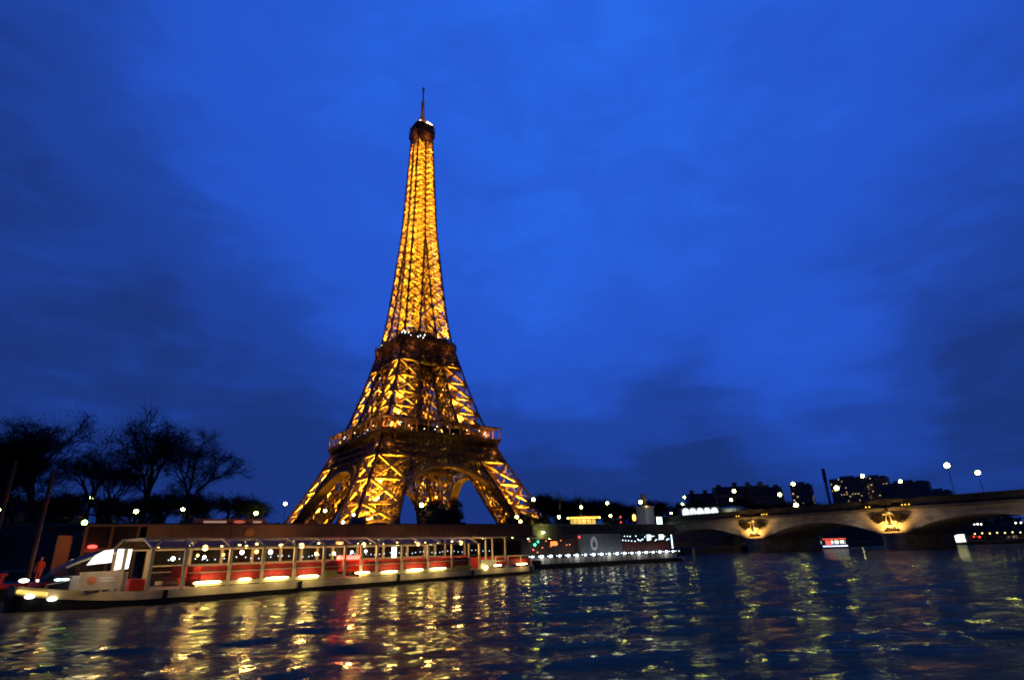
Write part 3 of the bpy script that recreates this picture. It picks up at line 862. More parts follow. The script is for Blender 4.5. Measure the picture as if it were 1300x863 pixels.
QL = [(-167.7, -150, 12.6, 'green-glowing lamp beside the leftmost pale tree trunk', 'g'),
      (-153.3, -150, 15.2, 'bright lamp standing clear between the left trees, highest on the left bank', ''),
      (-144.8, -150, 12.6, 'greenish lamp just left of the tallest left bank tree trunk', ''),
      (-135.7, -150, 13.2, 'lamp under the crown of the round tree at the right end of the grove', ''),
      (-119.6, -150, 12.5, 'lamp above the roof sign of the brown pontoon', ''),
      (-112.8, -150, 14.9, 'lamp in front of the small tree at the left foot of the tower', ''),
      (-102.4, -150, 13.3, 'lamp shining in front of the left arch of the tower', ''),
      (-94.5, -150, 12.4, 'lamp just left of the nearest tower leg', ''),
      (-101.2, -160, 9.9, 'low white lamp right above the brown pontoon roof below the left tower arch', 'w'),
      (-73.9, -150, 15.3, 'lamp in front of the left edge of the big arch, beside a dark bush', ''),
      (-31.8, -150, 17.9, 'high lamp against the right leg of the tower', ''),
      (-46.6, -160, 11.6, 'small lamp at the inner side of the right tower foot', ''),
      (-67.6, -189, 8.7, 'large yellow lamp low on the quay under the right tower leg', 'y'),
      (-29.6, -160, 11.7, 'lamp just right of the tower foot, left of the flagpole', ''),
      (-24.2, -165, 14.5, 'yellow lamp above the golden kiosk', ''),
      (-12.2, -165, 16.0, 'lamp between the golden kiosk and the statue', ''),
      (4.4, -150, 13.0, 'lamp below and right of another between kiosk and traffic light', ''),
      (-7.1, -175, 15.7, 'lamp touching the left side of the statue', ''),
      (49.3, -150, 20.8, 'upper of two lamps close together right of the statue', ''),
      (47.4, -150, 18.0, 'lower of two lamps close together right of the statue', ''),
      (39.4, -150, 14.3, 'lamp left of the pale lit pavilion', ''),
      (6.6, -170, 11.2, 'low lamp just right of the lit display panels by the statue', '')]
for x, y, z1, lab, k in QL:
    street_lamp(x, y, 7.2, z1, lab, em={'g': E_GREEN, '': E_STREET, 'w': E_WHITE, 'y': E_WARM}[k], r={'y': .46}.get(k, .5 if z1 > 14.4 else .42),
                light=320 if k == 'g' else (110 if x < -110 else 0), lcol=(.6, 1, .2) if k == 'g' else (1, .95, .45))
for x, y, z0, z1, lab, r, em in ((-156.0, -235, 1.0, 5.9, 'lamp on a green post behind the boat bow, over the pontoon end', .26, E_GREEN),
                             (-155.7, -244.6, 1.0, 3.6, 'low lamp at the end of the brown pontoon beside a red light', .24, E_GREEN),
                             (-105.7, -240, 1.4, 3.5, 'twin-stacked white lamp behind the stern of the tour boat', .24, E_WHITE),
                             (-101.8, -240, 1.4, 3.3, 'yellow-white lamp at the left end of the moored dark boat', .30, E_STREET)):
    street_lamp(x, y, z0, z1, lab, em=em, r=r, light=40)
tw = thing('wall_lamp', 'lamp low on the quay wall between tower foot and golden kiosk', 'wall lamp', (-66.4, -195.5, 5.8))
MB().bar((0, .3, .4), (0, -.5, .35), .1).build('bracket', POST, tw); MB().ball((0, -.6, .1), .28, 10, 8, (1.3, 1, .7)).build('globe', E_STREET, tw, True)
lamp_light('lamp_light', (0, -.9, 0), 260, (.95, 1, .4), .2, tw)

# ------------------------------------------------------------------ trees
def make_tree(seed, h, spread, levels=5, pale=False, clear=.28, dense=1.0):
    rg = random.Random(seed); wood = MB(); tw_ = MB()
    def grow(p, d, ln, r, lv):
        n = 3; pts = [p]; q = p.copy(); dd = d.copy()
        for i in range(n):
            dd = (dd + Vector((rg.gauss(0, .13), rg.gauss(0, .13), rg.gauss(.03, .07)))).normalized()
            q = q + dd*(ln/n); pts.append(q.copy())
        k = 7 if lv == 0 else (5 if lv < 3 else 3)
        (wood if lv < 3 else tw_).tube(pts, [r, r*.88, r*.76, r*.62], k, False)
        if lv >= levels:
            for j in range(int(9*dense)):
                e = q + Vector((rg.gauss(0, 1), rg.gauss(0, 1), rg.gauss(-.05, .8)))*ln*1.0
                s = Vector((rg.gauss(0, 1), rg.gauss(0, 1), rg.gauss(0, 1))).normalized()*.055
                o_ = pts[rg.randint(1, 3)]
                i0 = len(tw_.v); tw_.v += [tuple(o_-s*.5), tuple(o_+s*.5), tuple(e)]; tw_.f.append((i0, i0+1, i0+2))
                c = o_.lerp(e, rg.uniform(.5, 1)); a = Vector((rg.gauss(0, 1), rg.gauss(0, 1), rg.gauss(0, 1))).normalized()*rg.uniform(.10, .22)
                b_ = a.cross(Vector((rg.gauss(0, 1), rg.gauss(0, 1), 1))).normalized()*rg.uniform(.05, .12)
                i0 = len(tw_.v); tw_.v += [tuple(c-a), tuple(c+b_), tuple(c+a)]; tw_.f.append((i0, i0+1, i0+2))
            return
        base = rg.uniform(0, 6.28)
        spots = [2, 3, 3, 3] if lv == 0 else ([2, 3, 3] if rg.random() < .55 else [1, 2, 3, 3])
        for j, sp_ in enumerate(spots):
            az = base + 2.4*j + rg.gauss(0, .35)
            tilt = rg.uniform(.32, .72)*spread*(1.25 if sp_ < 3 else 1)
            u = dd.cross(Vector((0, 0, 1)))
            if u.length < .1: u = Vector((1, 0, 0))
            u.normalize(); v = dd.cross(u)
            nd = (dd*cos(tilt) + (u*cos(az)+v*sin(az))*sin(tilt)); nd.z += .06
            grow(pts[sp_], nd.normalized(), ln*rg.uniform(.60, .84), r*(.62 if sp_ == 3 else .5), lv+1)
    grow(Vector((0, 0, 0)), Vector((rg.gauss(0, .05), rg.gauss(0, .05), 1)).normalized(), h*clear, h*.022+.06, 0)
    zt = max(v[2] for v in tw_.v); s = h/zt
    wood.v = [tuple(c*s for c in v) for v in wood.v]; tw_.v = [tuple(c*s for c in v) for v in tw_.v]
    return wood, tw_
def make_bush(seed, h, w):
    rg = random.Random(seed); wood = MB(); lf = MB()
    wood.tube([(0, 0, 0), (0, 0, h*.3), (0, 0, h*.6)], [.3, .22, .1], 6, False)
    cl = [(rg.gauss(0, w*.3), rg.gauss(0, w*.3), rg.uniform(.25, .85)*h, rg.uniform(.16, .3)*h) for _ in range(14)]
    for cx, cy_, cz, r in cl:
        for _ in range(170):
            d = Vector((rg.gauss(0, 1), rg.gauss(0, 1), rg.gauss(0, 1))).normalized()*r*rg.uniform(.4, 1)
            c = Vector((cx, cy_, cz))+d; a = Vector((rg.gauss(0, 1), rg.gauss(0, 1), rg.gauss(0, 1))).normalized()*.32
            b_ = a.cross(d).normalized()*.16
            i0 = len(lf.v); lf.v += [tuple(c-a), tuple(c+b_), tuple(c+a)]; lf.f.append((i0, i0+1, i0+2))
    return wood, lf
def tree_thing(data, name, x, y, z, rz, sc, label, group, cat='tree'):
    t = thing(name, label, cat, (x, y, z), rz, group); t.scale = sc
    for nm, me_ in data:
        o_ = bpy.data.objects.new(nm, me_); COL.objects.link(o_); o_.parent = t
    return t
def proto(mk, mats):
    out = []
    for mb, nm, mm in zip(mk, ('trunk', 'crown'), mats):
        me_ = bpy.data.meshes.new(nm); me_.from_pydata(mb.v, [], mb.f); me_.materials.append(mm)
        if nm == 'trunk':
            for p in me_.polygons: p.use_smooth = True
        out.append((nm, me_))
    return out
big = [proto(make_tree(s, 17, sp, 5, clear=cl, dense=.9), (BARK, TWIG)) for s, sp, cl in ((3, 1.0, .30), (8, .9, .34), (21, 1.05, .30), (34, .95, .33))]
mid = [proto(make_tree(s, 10, sp, 4, clear=.22, dense=2.2), (BARK, TWIG)) for s, sp in ((5, 1.1), (9, 1.0), (14, 1.15))]
bush = [proto(make_bush(s, 6, 6), (BARK, LEAFD)) for s in (1, 2, 3)]
G_L = 'big bare plane trees at the left end of the quay'
for k, (x, y, h, lab) in enumerate((
        (-166.5, -188, 18.6, 'bare tree at the far left edge, pale trunk lit greenish by a lamp'),
        (-160.6, -189, 18.6, 'bare plane tree forked low, behind the tall mooring pile'),
        (-154.3, -186, 18.2, 'slender straight plane tree beside the brightest lamp of the grove'),
        (-146.9, -189, 22.3, 'tallest bare plane tree of the riverside grove, forked trunk'),
        (-140.0, -187, 19.6, 'bare plane tree at the grove end nearest the tower, crown drooping outwards'))):
    s = h/17; tree_thing(big[(k*3+1) % 4], 'plane_tree', x, y, 7.2, k*1.7, (s*1.06, s*1.06, s), lab, G_L)
for k, (x, y, h) in enumerate(((-172, -184, 17), (-163.5, -176, 18), (-169, -170, 19), (-151.5, -178, 17), (-178, -186, 17))):
    s = h/17; tree_thing(big[k % 4], 'plane_tree', x, y, 7.2, k*2.3, (s*1.2, s*1.2, s), 'dark bare tree close behind the front row of the riverside grove', 'dark trees behind the riverside grove')
GB = 'dark trees in the background beyond the quay road'
rg2 = random.Random(77)
def mt(x, y, h, lab, kind=None, g=GB):
    k = rg2.randint(0, 2); s = h/10
    tree_thing((kind or mid)[k], 'tree' if kind is None else 'evergreen_bush', x, y, 7.2, rg2.uniform(0, 6), (s*1.25, s*1.25, s) if kind is None else (h/6, h/6, h/6), lab, g, 'tree' if kind is None else 'bush')
mt(-118, -146, 10.5, 'small round bare tree just left of the left tower foot')
mt(-34, -95, 12.5, 'lone bare tree seen through the large right arch of the tower')
mt(-54, -128, 12, 'dark dense evergreen standing in front of the big tower arch, left side', bush, None)
mt(-60, -136, 9, 'dark evergreen bush partly behind the nearest tower leg', bush, None)
LB = 'dark tree in the low row behind the riverside grove and pontoon'
for k in range(8): mt(-170+6.6*k+rg2.gauss(0, 1.5), -128+rg2.gauss(0, 5), rg2.uniform(12, 15.5), LB, g='low row of trees left of the tower')
RB = 'dark tree in the row behind the golden kiosk and flagpoles'
for k in range(10): mt(6+8.0*k+rg2.gauss(0, 2), -112+rg2.gauss(0, 6)+k*1.5, rg2.uniform(16, 20), RB, g='row of dark trees right of the tower')
SB_ = 'dark tree behind the bridge between statue and apartment towers'
for k in range(11): mt(62+14*k+rg2.gauss(0, 3), -132-3.0*k+rg2.gauss(0, 5), rg2.uniform(13, 18), SB_, g='dark trees beyond the bridge')
for k in range(8): mt(-88+8*k+rg2.gauss(0, 2), -92+rg2.gauss(0, 6), rg2.uniform(2.5, 4), 'low dark tree at the foot of the tower', g='low trees at the tower foot')
HB = 'evergreen shrub in the dark hedge behind the pontoon roof'
for k in range(8): mt(-172+7.5*k+rg2.gauss(0, 1), -150+rg2.gauss(0, 3), rg2.uniform(3.5, 5), HB, bush, 'shrubs along the quay road')
HC = 'evergreen shrub in the dark hedge between the tower foot and the statue'
for k in range(8): mt(-38+7*k+rg2.gauss(0, 1), -148+rg2.gauss(0, 3), rg2.uniform(4.5, 7), HC, bush, 'shrubs right of the tower foot')

# ------------------------------------------------------------------ statue, kiosk, panels, flags, signals
st = thing('monument', 'stone pedestal at the bridge end with a warrior and horse statue', 'statue', (-21.6, -189, 7.2))
m = MB(); m.box(-2.1, 2.1, -2.1, 2.1, 0, 1.2); m.box(-1.75, 1.75, -1.75, 1.75, 1.203, 5.4); m.box(-2.0, 2.0, -2.0, 2.0, 5.403, 5.9)
m.build('pedestal', WHITEP, st)  # stone given a paler colour so it reads as lit
def skin(name, pts, edges, root, m_, parent, sub=2, loc=(0, 0, 0), sc=1, rz=0):
    me_ = bpy.data.meshes.new(name)
    me_.from_pydata([p[:3] for p in pts], edges, [])
    o_ = bpy.data.objects.new(name, me_); COL.objects.link(o_)
    md = o_.modifiers.new('skin', 'SKIN'); md.use_smooth_shade = True
    for i, p in enumerate(pts):
        sv = me_.skin_vertices[0].data[i]; sv.radius = (p[3], p[3]); sv.use_root = (i == root)
    o_.modifiers.new('sub', 'SUBSURF').levels = sub; o_.modifiers['sub'].render_levels = sub
    me_.materials.append(m_)
    if parent is not None: o_.parent = parent
    o_.location = loc; o_.scale = (sc,)*3; o_.rotation_euler = (0, 0, rz)
    return o_
HP = [(0, 0, 1.45, .34), (.55, 0, 1.5, .36), (-.6, 0, 1.5, .34), (.95, 0, 1.95, .22), (1.25, 0, 2.4, .16), (1.55, 0, 2.45, .13), (1.85, 0, 2.15, .08),
      (.6, .2, 1.0, .15), (.7, .2, .55, .085), (.62, .2, .08, .08), (.6, -.2, 1.0, .15), (.95, -.22, .75, .09), (.85, -.22, .35, .07),
      (-.65, .2, 1.05, .19), (-.5, .2, .65, .1), (-.72, .2, .35, .075), (-.66, .2, .06, .08), (-.65, -.2, 1.05, .19), (-.45, -.2, .65, .1), (-.7, -.2, .35, .075), (-.62, -.2, .06, .08),
      (-.95, 0, 1.5, .1), (-1.1, 0, .9, .06)]
HE = [(0, 1), (0, 2), (1, 3), (3, 4), (4, 5), (5, 6), (1, 7), (7, 8), (8, 9), (1, 10), (10, 11), (11, 12), (2, 13), (13, 14), (14, 15), (15, 16), (2, 17), (17, 18), (18, 19), (19, 20), (2, 21), (21, 22)]
skin('horse', HP, HE, 0, BRONZE, st, 2, (.5, .3, 5.9), 1.35, radians(-130))
WP = [(0, 0, .95, .17), (0, 0, 1.2, .15), (0, 0, 1.42, .18), (0, 0, 1.58, .075), (0, .03, 1.75, .115), (0, .12, .5, .1), (0, .12, .06, .06), (.12, .12, .03, .05),
      (0, -.12, .5, .1), (.1, -.14, .06, .06), (.22, -.14, .03, .05), (0, .22, 1.42, .075), (.1, .38, 1.15, .055), (.28, .42, 1.32, .04), (0, -.22, 1.42, .075), (-.05, -.32, 1.12, .055), (.1, -.3, .88, .04)]
WE = [(0, 1), (1, 2), (2, 3), (3, 4), (0, 5), (5, 6), (6, 7), (0, 8), (8, 9), (9, 10), (2, 11), (11, 12), (12, 13), (2, 14), (14, 15), (15, 16)]
skin('warrior', WP, WE, 0, BRONZE, st, 2, (-.9, -.5, 5.9), 2.1, radians(-125))
spot_light('pedestal_fill', (-4.5, -7.0, 2.0), (0, 0, 3.4), 160, (.85, .92, 1), radians(60), .2, st)  # first fill added to lift the pedestal, no fixture here
spot_light('statue_light', (-2.5, -3.5, 5.4), (0, 0, 8), 420, (1, .5, .12), radians(70), .1, st)
dc = thing('display_case', 'lit display case with two bright white panels below the statue', 'display case', (-21.4, -193.6, 7.2))
MB().box(-1.25, 1.25, -.12, .3, -.1, 2.75).build('case', POST, dc)
for x in (-1.1, .1):
    MB().box(x, x+1.0, -.16, -.125, .2, 2.6).build('lit_panel', E_CYAN, dc)
kk = thing('kiosk', 'golden glowing kiosk with a bright canopy rim on the quay', 'kiosk', (-28.6, -170, 7.2), radians(-30))
m = MB(); m.box(-3.8, 3.8, -1.6, 1.6, 0, .9)
for x in (-3.8, -2.3, -.8, .7, 2.2, 3.65): m.box(x, x+.16, -1.6, -1.45, .903, 3.4); m.box(x, x+.16, 1.45, 1.6, .903, 3.4)
m.build('frame', POST, kk)
m = MB(); m.box(-3.6, 3.6, -1.3, 1.3, .95, 3.3); m.build('lit_interior', E_KIOSK, kk)
m = MB(); m.prism([(-4.6, 3.42), (4.6, 3.42), (4.2, 4.1), (-4.2, 4.1)], 'y', -2.3, 2.3); m.build('canopy', GOLDR, kk)
m = MB(); m.box(-4.62, 4.62, -2.36, -2.31, 3.42, 3.85); m.build('canopy_rim_light', E_KIOSKB, kk)
m = MB()
for x in (-5.2, 4.7, 5.4): m.ball((x, -2.3, 3.6 if x < 5 else 1.0), .25, 8, 6)
m.each('bulb', E_WARM, kk); lamp_light('kiosk_light', (0, -3.4, 3.2), 120, (1, .6, .12), .3, kk)
for x, y, z1, lab in ((-20.1, -150, 20.9, 'tall bare flagpole with a furled dark flag left of the golden kiosk'), (-10.5, -150, 20.6, 'thin flagpole rising behind the golden kiosk')):
    t = thing('flagpole', lab, 'flagpole', (x, y, 7.2), 0, 'flagpoles')
    MB().tube([(0, 0, 0), (0, 0, z1-7.2)], [.16, .07], 8).build('pole', GREYM, t)
    MB().tube([(.15, 0, z1-8.0), (.35, 0, z1-9.8), (.3, .05, z1-12)], [.12, .32, .18], 8).build('flag', POST, t)
t = thing('traffic_light', 'traffic light with red lamps between the golden kiosk and statue', 'traffic light', (-22.7, -180, 7.2))
MB().tube([(0, 0, 0), (0, 0, 3.8)], .08, 8).build('pole', POST, t)
m = MB(); m.box(-.22, .22, -.15, .15, 2.9, 3.9); m.box(-.18, .18, -.14, .14, 1.55, 2.2); m.build('housing', POST, t)
m = MB(); m.ball((0, -.2, 3.42), .22, 8, 6); m.ball((0, -.2, 1.9), .2, 8, 6); m.build('lens', E_RED, t)
t = thing('lantern', 'orange lantern on a short post left of the statue pedestal', 'lantern', (-17.0, -180.5, 7.2))
MB().tube([(0, 0, 0), (0, 0, 2.4)], .08, 8).build('post', POST, t)
MB().lathe([(.35, 2.4), (.5, 3.0), (.45, 3.9), (.2, 4.2)], 10).build('glass', E_AMBER, t, True)
# white scalloped pavilion with its dim round hall
pv = thing('pavilion', 'white lit pavilion with five glowing arched bays and a dim round annex', 'pavilion', (39, -165, 7.2), radians(-36))
m = MB(); m.box(-8.8, 5.6, -3, 3, 0, 4.6); m.build('base', STONE_D, pv)
for k in range(5):
    m = MB(); x = -8.4+k*2.75
    poly = [(x, 5.1), (x+2.45, 5.1), (x+2.45, 6.9)] + [(x+1.22+1.22*cos(a), 6.9+1.1*sin(a)) for a in [pi*i/8 for i in range(1, 8)]] + [(x, 6.9)]
    m.prism(poly, 'y', -3.15, -2.9); m.build('glowing_bay', glowmat('bay_light', (.82, .93, 1.0), 1.3, False, .5, 1.4) if k == 0 else bpy.data.materials['bay_light'], pv)
m = MB(); m.box(-8.8, 5.6, -2.88, 3, 4.603, 8.2); m.build('hall', STONE_D, pv)
m = MB(); m.lathe([(5.2, 0), (5.2, 7.0), (5.5, 7.05), (5.4, 7.5), (3.6, 8.2), (.4, 8.6)], 24, (11.5, 0, 0)); m.build('round_annex', STONE, pv)
lamp_light('annex_light', (8, -7.5, 6), 380, (.8, .9, .7), .3, pv)

# ------------------------------------------------------------------ far buildings
def ray_dir(x, y):
    d = _fw*_f + _r*(x-650) - _u*(y-431.5); return d.normalized()
def block(az_px, D, w, dep, z1, label, floors, bays, lit, kind, seed, group=None, roof=None, name='apartment_block'):
    """a building at distance D along the bearing of column az_px, its front turned to the river"""
    d = ray_dir(az_px, 640); hd = Vector((d.x, d.y, 0)).normalized(); p = _C+hd*D
    rz = atan2(hd.y, hd.x)-pi/2+radians(14 if seed % 2 else -8)
    t = thing(name, label, 'building', (p.x, p.y, 7.2), rz, group)
    rg = random.Random(seed); h = z1-7.2; hw = w/2
    body = MB(); body.box(-hw, hw, 0, dep, 0, h if not roof else h*.8)
    body.build('walls', CONCR if kind == 'tower' else FACADE, t)
    hh = h if not roof else h*.8
    panes = MB(); litm = MB(); fr = MB()
    bw = w/bays; fh = hh/floors
    for f in range(floors):
        for b_ in range(bays):
            q_ = rg.uniform(.24, .36); x0 = -hw+b_*bw+bw*q_; x1 = -hw+(b_+1)*bw-bw*q_; z0 = f*fh+fh*.34; zz = f*fh+fh*.72
            tgt = litm if rg.random() < lit else panes
            tgt.box(x0, x1, -.05, .05, z0, zz)
        fr.box(-hw-.2, hw+.2, -.35, -.003, (f+1)*fh-fh*.12, (f+1)*fh)
    for f in range(floors):                             # side windows
        for b_ in range(max(2, int(dep/bw))):
            y0 = b_*bw+bw*.25; tgt = litm if rg.random() < lit else panes
            for s in (-1, 1):
                x0, x1 = sorted((s*(hw-.05), s*(hw+.05))); tgt.box(x0, x1, y0, y0+bw*.5, f*fh+fh*.28, f*fh+fh*.78)
    panes.build('window_glazing', PANE, t); fr.build('floor_bands', CONCR if kind == 'tower' else FACADE, t)
    if litm.v: litm.each('lit_window', E_WIN, t)
    if roof == 'mansard':
        m = MB(); m.prism([(0, hh), (dep, hh), (dep-2.5, h), (2.5, h)], 'x', -hw, hw)
        for k in range(bays//2):
            x = -hw+(k+.5)*w/(bays//2); m.box(x-.7, x+.7, .4, 3, hh+.5, hh+h*.12)
        ro = m.build('roof', ROOFZ, t)
        m = MB()
        for k in range(4):
            x = -hw+w*(k+.5)/4+rg.uniform(-2, 2); m.box(x-1.4, x+1.4, dep*.4, dep*.4+1.4, h, h+rg.uniform(1.5, 3))
        m.build('chimney', FACADE, ro)
    elif kind == 'tower':
        m = MB(); m.box(-hw*.4, hw*.35, dep*.2, dep*.7, h, h+3.5); m.box(hw*.5, hw*.8, dep*.3, dep*.6, h, h+1.8); m.build('roof', CONCR, t)
    return t
block(905, 430, 30, 14, 35, 'dark mansard apartment house above the pale pavilion', 6, 10, .03, 'haus', 5, None, 'mansard')
block(945, 425, 34, 14, 38, 'dark mansard apartment house above the first lit eagle', 6, 12, .03, 'haus', 7, None, 'mansard')
block(976, 420, 20, 14, 36, 'dark mansard apartment house ending the row beside a small tower block', 6, 8, .0, 'haus', 9, None, 'mansard')
block(1020, 700, 20, 16, 58, 'small tower block with a lit column of windows left of the chimney', 15, 5, .22, 'tower', 12)
block(1082, 1100, 52, 24, 96, 'wide dark apartment tower with many lit windows right of the chimney', 26, 13, .12, 'tower', 14)
block(1116, 1120, 38, 24, 96, 'second dark apartment tower with a few lit windows, right behind a bridge lamp', 26, 9, .09, 'tower', 16)
block(1153, 1050, 62, 24, 79, 'broad lower dark block right of the two apartment towers', 20, 14, .035, 'tower', 18)
block(1194, 1000, 30, 20, 61, 'low rooftop with one bright lamp left of the tallest bridge lamp', 14, 8, .03, 'tower', 20)
d = ray_dir(1054, 640); hd = Vector((d.x, d.y, 0)).normalized(); p = _C+hd*900
t = thing('chimney', 'slender tall chimney with a dark top rising behind the bridge', 'chimney', (p.x, p.y, 7.2))
MB().tube([(0, 0, 0), (0, 0, 68)], [2.0, 1.7], 14).build('shaft', mat('hazed_chimney', (.26, .28, .36), .8, .2, .1), t, True)  # pale blue colour paints distance haze into the shaft
MB().tube([(0, 0, 68.0), (0, 0, 86)], [2.3, 2.2], 14).build('dark_top', mat('hazed_chimney_top', (.16, .17, .22), .8, .2, .1), t, True)  # top colour lightened toward the same painted haze
for k, (px, D, w, h, lab) in enumerate(((30, 420, 60, 34, 'dark apartment house hidden behind the riverside grove'), (320, 600, 70, 30, 'low dark apartment house left of the tower foot'), (760, 700, 120, 26, 'long dark apartment house behind the trees right of the tower'))):
    block(px, D, w, 14, h, lab, 6, 14, .03, 'haus', 31+2*k, None, 'mansard')
# distant wood along the horizon: one mass
rgw = random.Random(5); m = MB()
for _ in range(5200):
    a = rgw.uniform(-.5, 1.45); D = rgw.uniform(460, 900)
    x = _C.x+D*sin(a); y = _C.y+D*cos(a)
    if (y < -60 and not (x > 130 and y > -188)) or (abs(x) < 75 and abs(y) < 75): continue
    z = 7.2+abs(rgw.gauss(0, 5.5))*(1+.4*sin(a*23)+.3*sin(a*51)); s = rgw.uniform(1.2, 2.8)
    for _k in range(3):
        v = [Vector((rgw.gauss(0, s), rgw.gauss(0, s), rgw.gauss(0, s))) for _j in range(3)]
        i0 = len(m.v); m.v += [tuple(Vector((x, y, z))+q) for q in v]; m.f.append((i0, i0+1, i0+2))
o = m.build('distant_woods', TWIG); o['kind'] = 'stuff'; o['label'] = 'dark distant treeline along the horizon'; o['category'] = 'woods'

# ------------------------------------------------------------------ near tour boat
BO = Vector((-151.2, -266.5, 0)); BA = atan2(7.1, 30)
boat = thing('tour_boat', 'long glass-roofed tour boat with red seats and glowing deck lights in front', 'boat', BO, BA)
def outline(s):
    """half width about y=3, deck height, at station s"""
    if s < -2: k = (s+7.7)/5.7; return 3.0*sqrt(max(0, 1-(1-k)**2))*.98+.06, .72+.55*(1-k)**2
    if s > 30: k = (s-30)/3.0; return 3.0-.9*k*k, .72
    return 3.0, .72
ST = [-7.7, -7.6, -7.35, -7, -6.2, -5.2, -4, -2.8, -1.5, 0, 3, 6, 9, 12, 15, 18, 21, 24, 27, 30, 31, 32, 33]
def hullband(z_lo, z_hi, off, name, m_, closed=True):
    """skin between two heights (functions of the deck height) round the outline"""
    mb = MB(); L = []; Rr_ = []
    for s in ST:
        w, dk = outline(s); w += off
        L.append(((s, 3-w, z_lo(dk)), (s, 3-w, z_hi(dk)))); Rr_.append(((s, 3+w, z_lo(dk)), (s, 3+w, z_hi(dk))))
    for S in (L, Rr_):
        for (a, b_), (c_, d_) in zip(S, S[1:]): mb.quad(a, c_, d_, b_)
    mb.quad(L[-1][0], Rr_[-1][0], Rr_[-1][1], L[-1][1]); mb.quad(L[0][0], Rr_[0][0], Rr_[0][1], L[0][1])
    if closed:
        for (a, b_), (c_, d_), (a2, b2), (c2_, d2) in zip(L, L[1:], Rr_, Rr_[1:]): mb.quad(b_, d_, d2, b2)
    return mb.build(name, m_, boat, fix=True)
hullband(lambda d: -.5, lambda d: d-.42, 0, 'hull', HULL)
hullband(lambda d: d-.40, lambda d: d+.02, .07, 'rubbing_band', CREAM)
m = MB()
for s in (-1.5+k*8.2 for k in range(5)): m.box(s, s+.22, -.18, .02, .1, .74)
m.each('fender', HULL, boat)
m = MB(); w = [(s, outline(s)[0]-.1) for s in ST]
for (s0, w0), (s1, w1) in zip(w, w[1:]):
    m.quad((s0, 3-w0, outline(s0)[1]+.03), (s1, 3-w1, outline(s1)[1]+.03), (s1, 3+w1, outline(s1)[1]+.03), (s0, 3+w0, outline(s0)[1]+.03))
m.build('deck', WOOD, boat)
# bow rubbing rail: lamplight on it painted in as a yellow glow
m = MB(); bowp = []
for s in (-7.5, -7.3, -7.05, -6.8, -6.5):
    w_, dk = outline(s); bowp.append((s, 3-w_-.1, dk-.22))
m.tube(bowp, .10, 6); m.build('lit_bow_rail', glowmat('bow_rail_glow', (1, .68, .10), 1.1), boat)
bl = MB()
for s, dz in ((-7.4, .3), (-7.1, -.4), (-6.3, -.42)):
    w_, dk = outline(s); bl.ball((s, 3-w_-.18, dk+dz), .12, 8, 6, (1.8, 1, .8))
bl.each('bow_lamp', glowmat('bow_lamp_glow', (1, .95, .75), 5), boat)
lamp_light('bow_fill', (-6.6, -.4, 1.9), 22, (1, .75, .3), .2, boat); lamp_light('bow_fill', (-4.4, -1.3, 2.1), 40, (1, .72, .4), .2, boat)  # fills added to brighten the bow and its name panel
# posts and rails, near and far side
PS = [-2.3, -.5, 2.1, 4.2, 6.4, 8.6, 10.3, 11.7, 13.1, 15.5, 18.2, 20.9, 23.0, 24.3]
for yy in (.12, 5.88):
    m = MB()
    for s in PS: m.box(s-.09, s+.09, yy-.07, yy+.07, .76, 2.86)
    m.each('window_post', CREAMP, boat)
    MB().box(-2.4, 24.4, yy-.09, yy+.09, 2.863, 2.95).build('gutter', CREAMP, boat)
    m = MB()
    for z in (1.93, 1.55): m.bar((-.3, yy-.1 if yy < 3 else yy+.1, z), (24.2, yy-.1 if yy < 3 else yy+.1, z), .06, .07 if z > 1.7 else .04)
    m.each('handrail', CREAMP, boat)
    m = MB(); m.box(.2, 10.1, yy-.04, yy+.04, .80, 1.02); m.box(11.9, 23.2, yy-.04, yy+.04, .80, 1.02); m.each('side_sill', CREAMP, boat)
# glazed roof: sloping panes to a flat ridge
m = MB()
for s0, s1 in zip([-2.4+k*2.2 for k in range(12)], [-2.4+(k+1)*2.2-.08 for k in range(12)]):
    for (ya, za, yb, zb) in ((.05, 2.96, 1.25, 3.42), (4.75, 3.42, 5.95, 2.96), (1.25, 3.42, 4.75, 3.46)):
        m.v += [(s0, ya, za), (s1, ya, za), (s1, yb, zb), (s0, yb, zb), (s0, ya, za+.04), (s1, ya, za+.04), (s1, yb, zb+.04), (s0, yb, zb+.04)]
        n = len(m.v)-8; m.f += [tuple(n+i for i in q) for q in ((0, 3, 2, 1), (4, 5, 6, 7), (0, 1, 5, 4), (1, 2, 6, 5), (2, 3, 7, 6), (3, 0, 4, 7))]
m.each('roof_pane', ROOFG, boat)
m = MB()
for k in range(13):
    s = -2.44+k*2.2
    for a, b_ in (((s, .05, 2.98), (s, 1.25, 3.44)), ((s, 1.25, 3.46), (s, 4.75, 3.48)), ((s, 4.75, 3.44), (s, 5.95, 2.98))): m.bar(a, b_, .08, .1)
m.bar((-2.44, 1.25, 3.47), (24, 1.25, 3.47), .08, .08); m.bar((-2.44, 4.75, 3.47), (24, 4.75, 3.47), .08, .08)
m.build('roof_frame', CREAMP, boat)
m = MB(); m.box(24.05, 28.3, .2, 5.8, 3.38, 3.48); m.build('stern_canopy', CREAMP, boat)
m = MB()
for s in (25.4, 26.3, 28.1):
    for yy in (.35, 5.65): m.box(s-.06, s+.06, yy-.06, yy+.06, .76, 3.37)
m.each('canopy_post', CREAMP, boat)
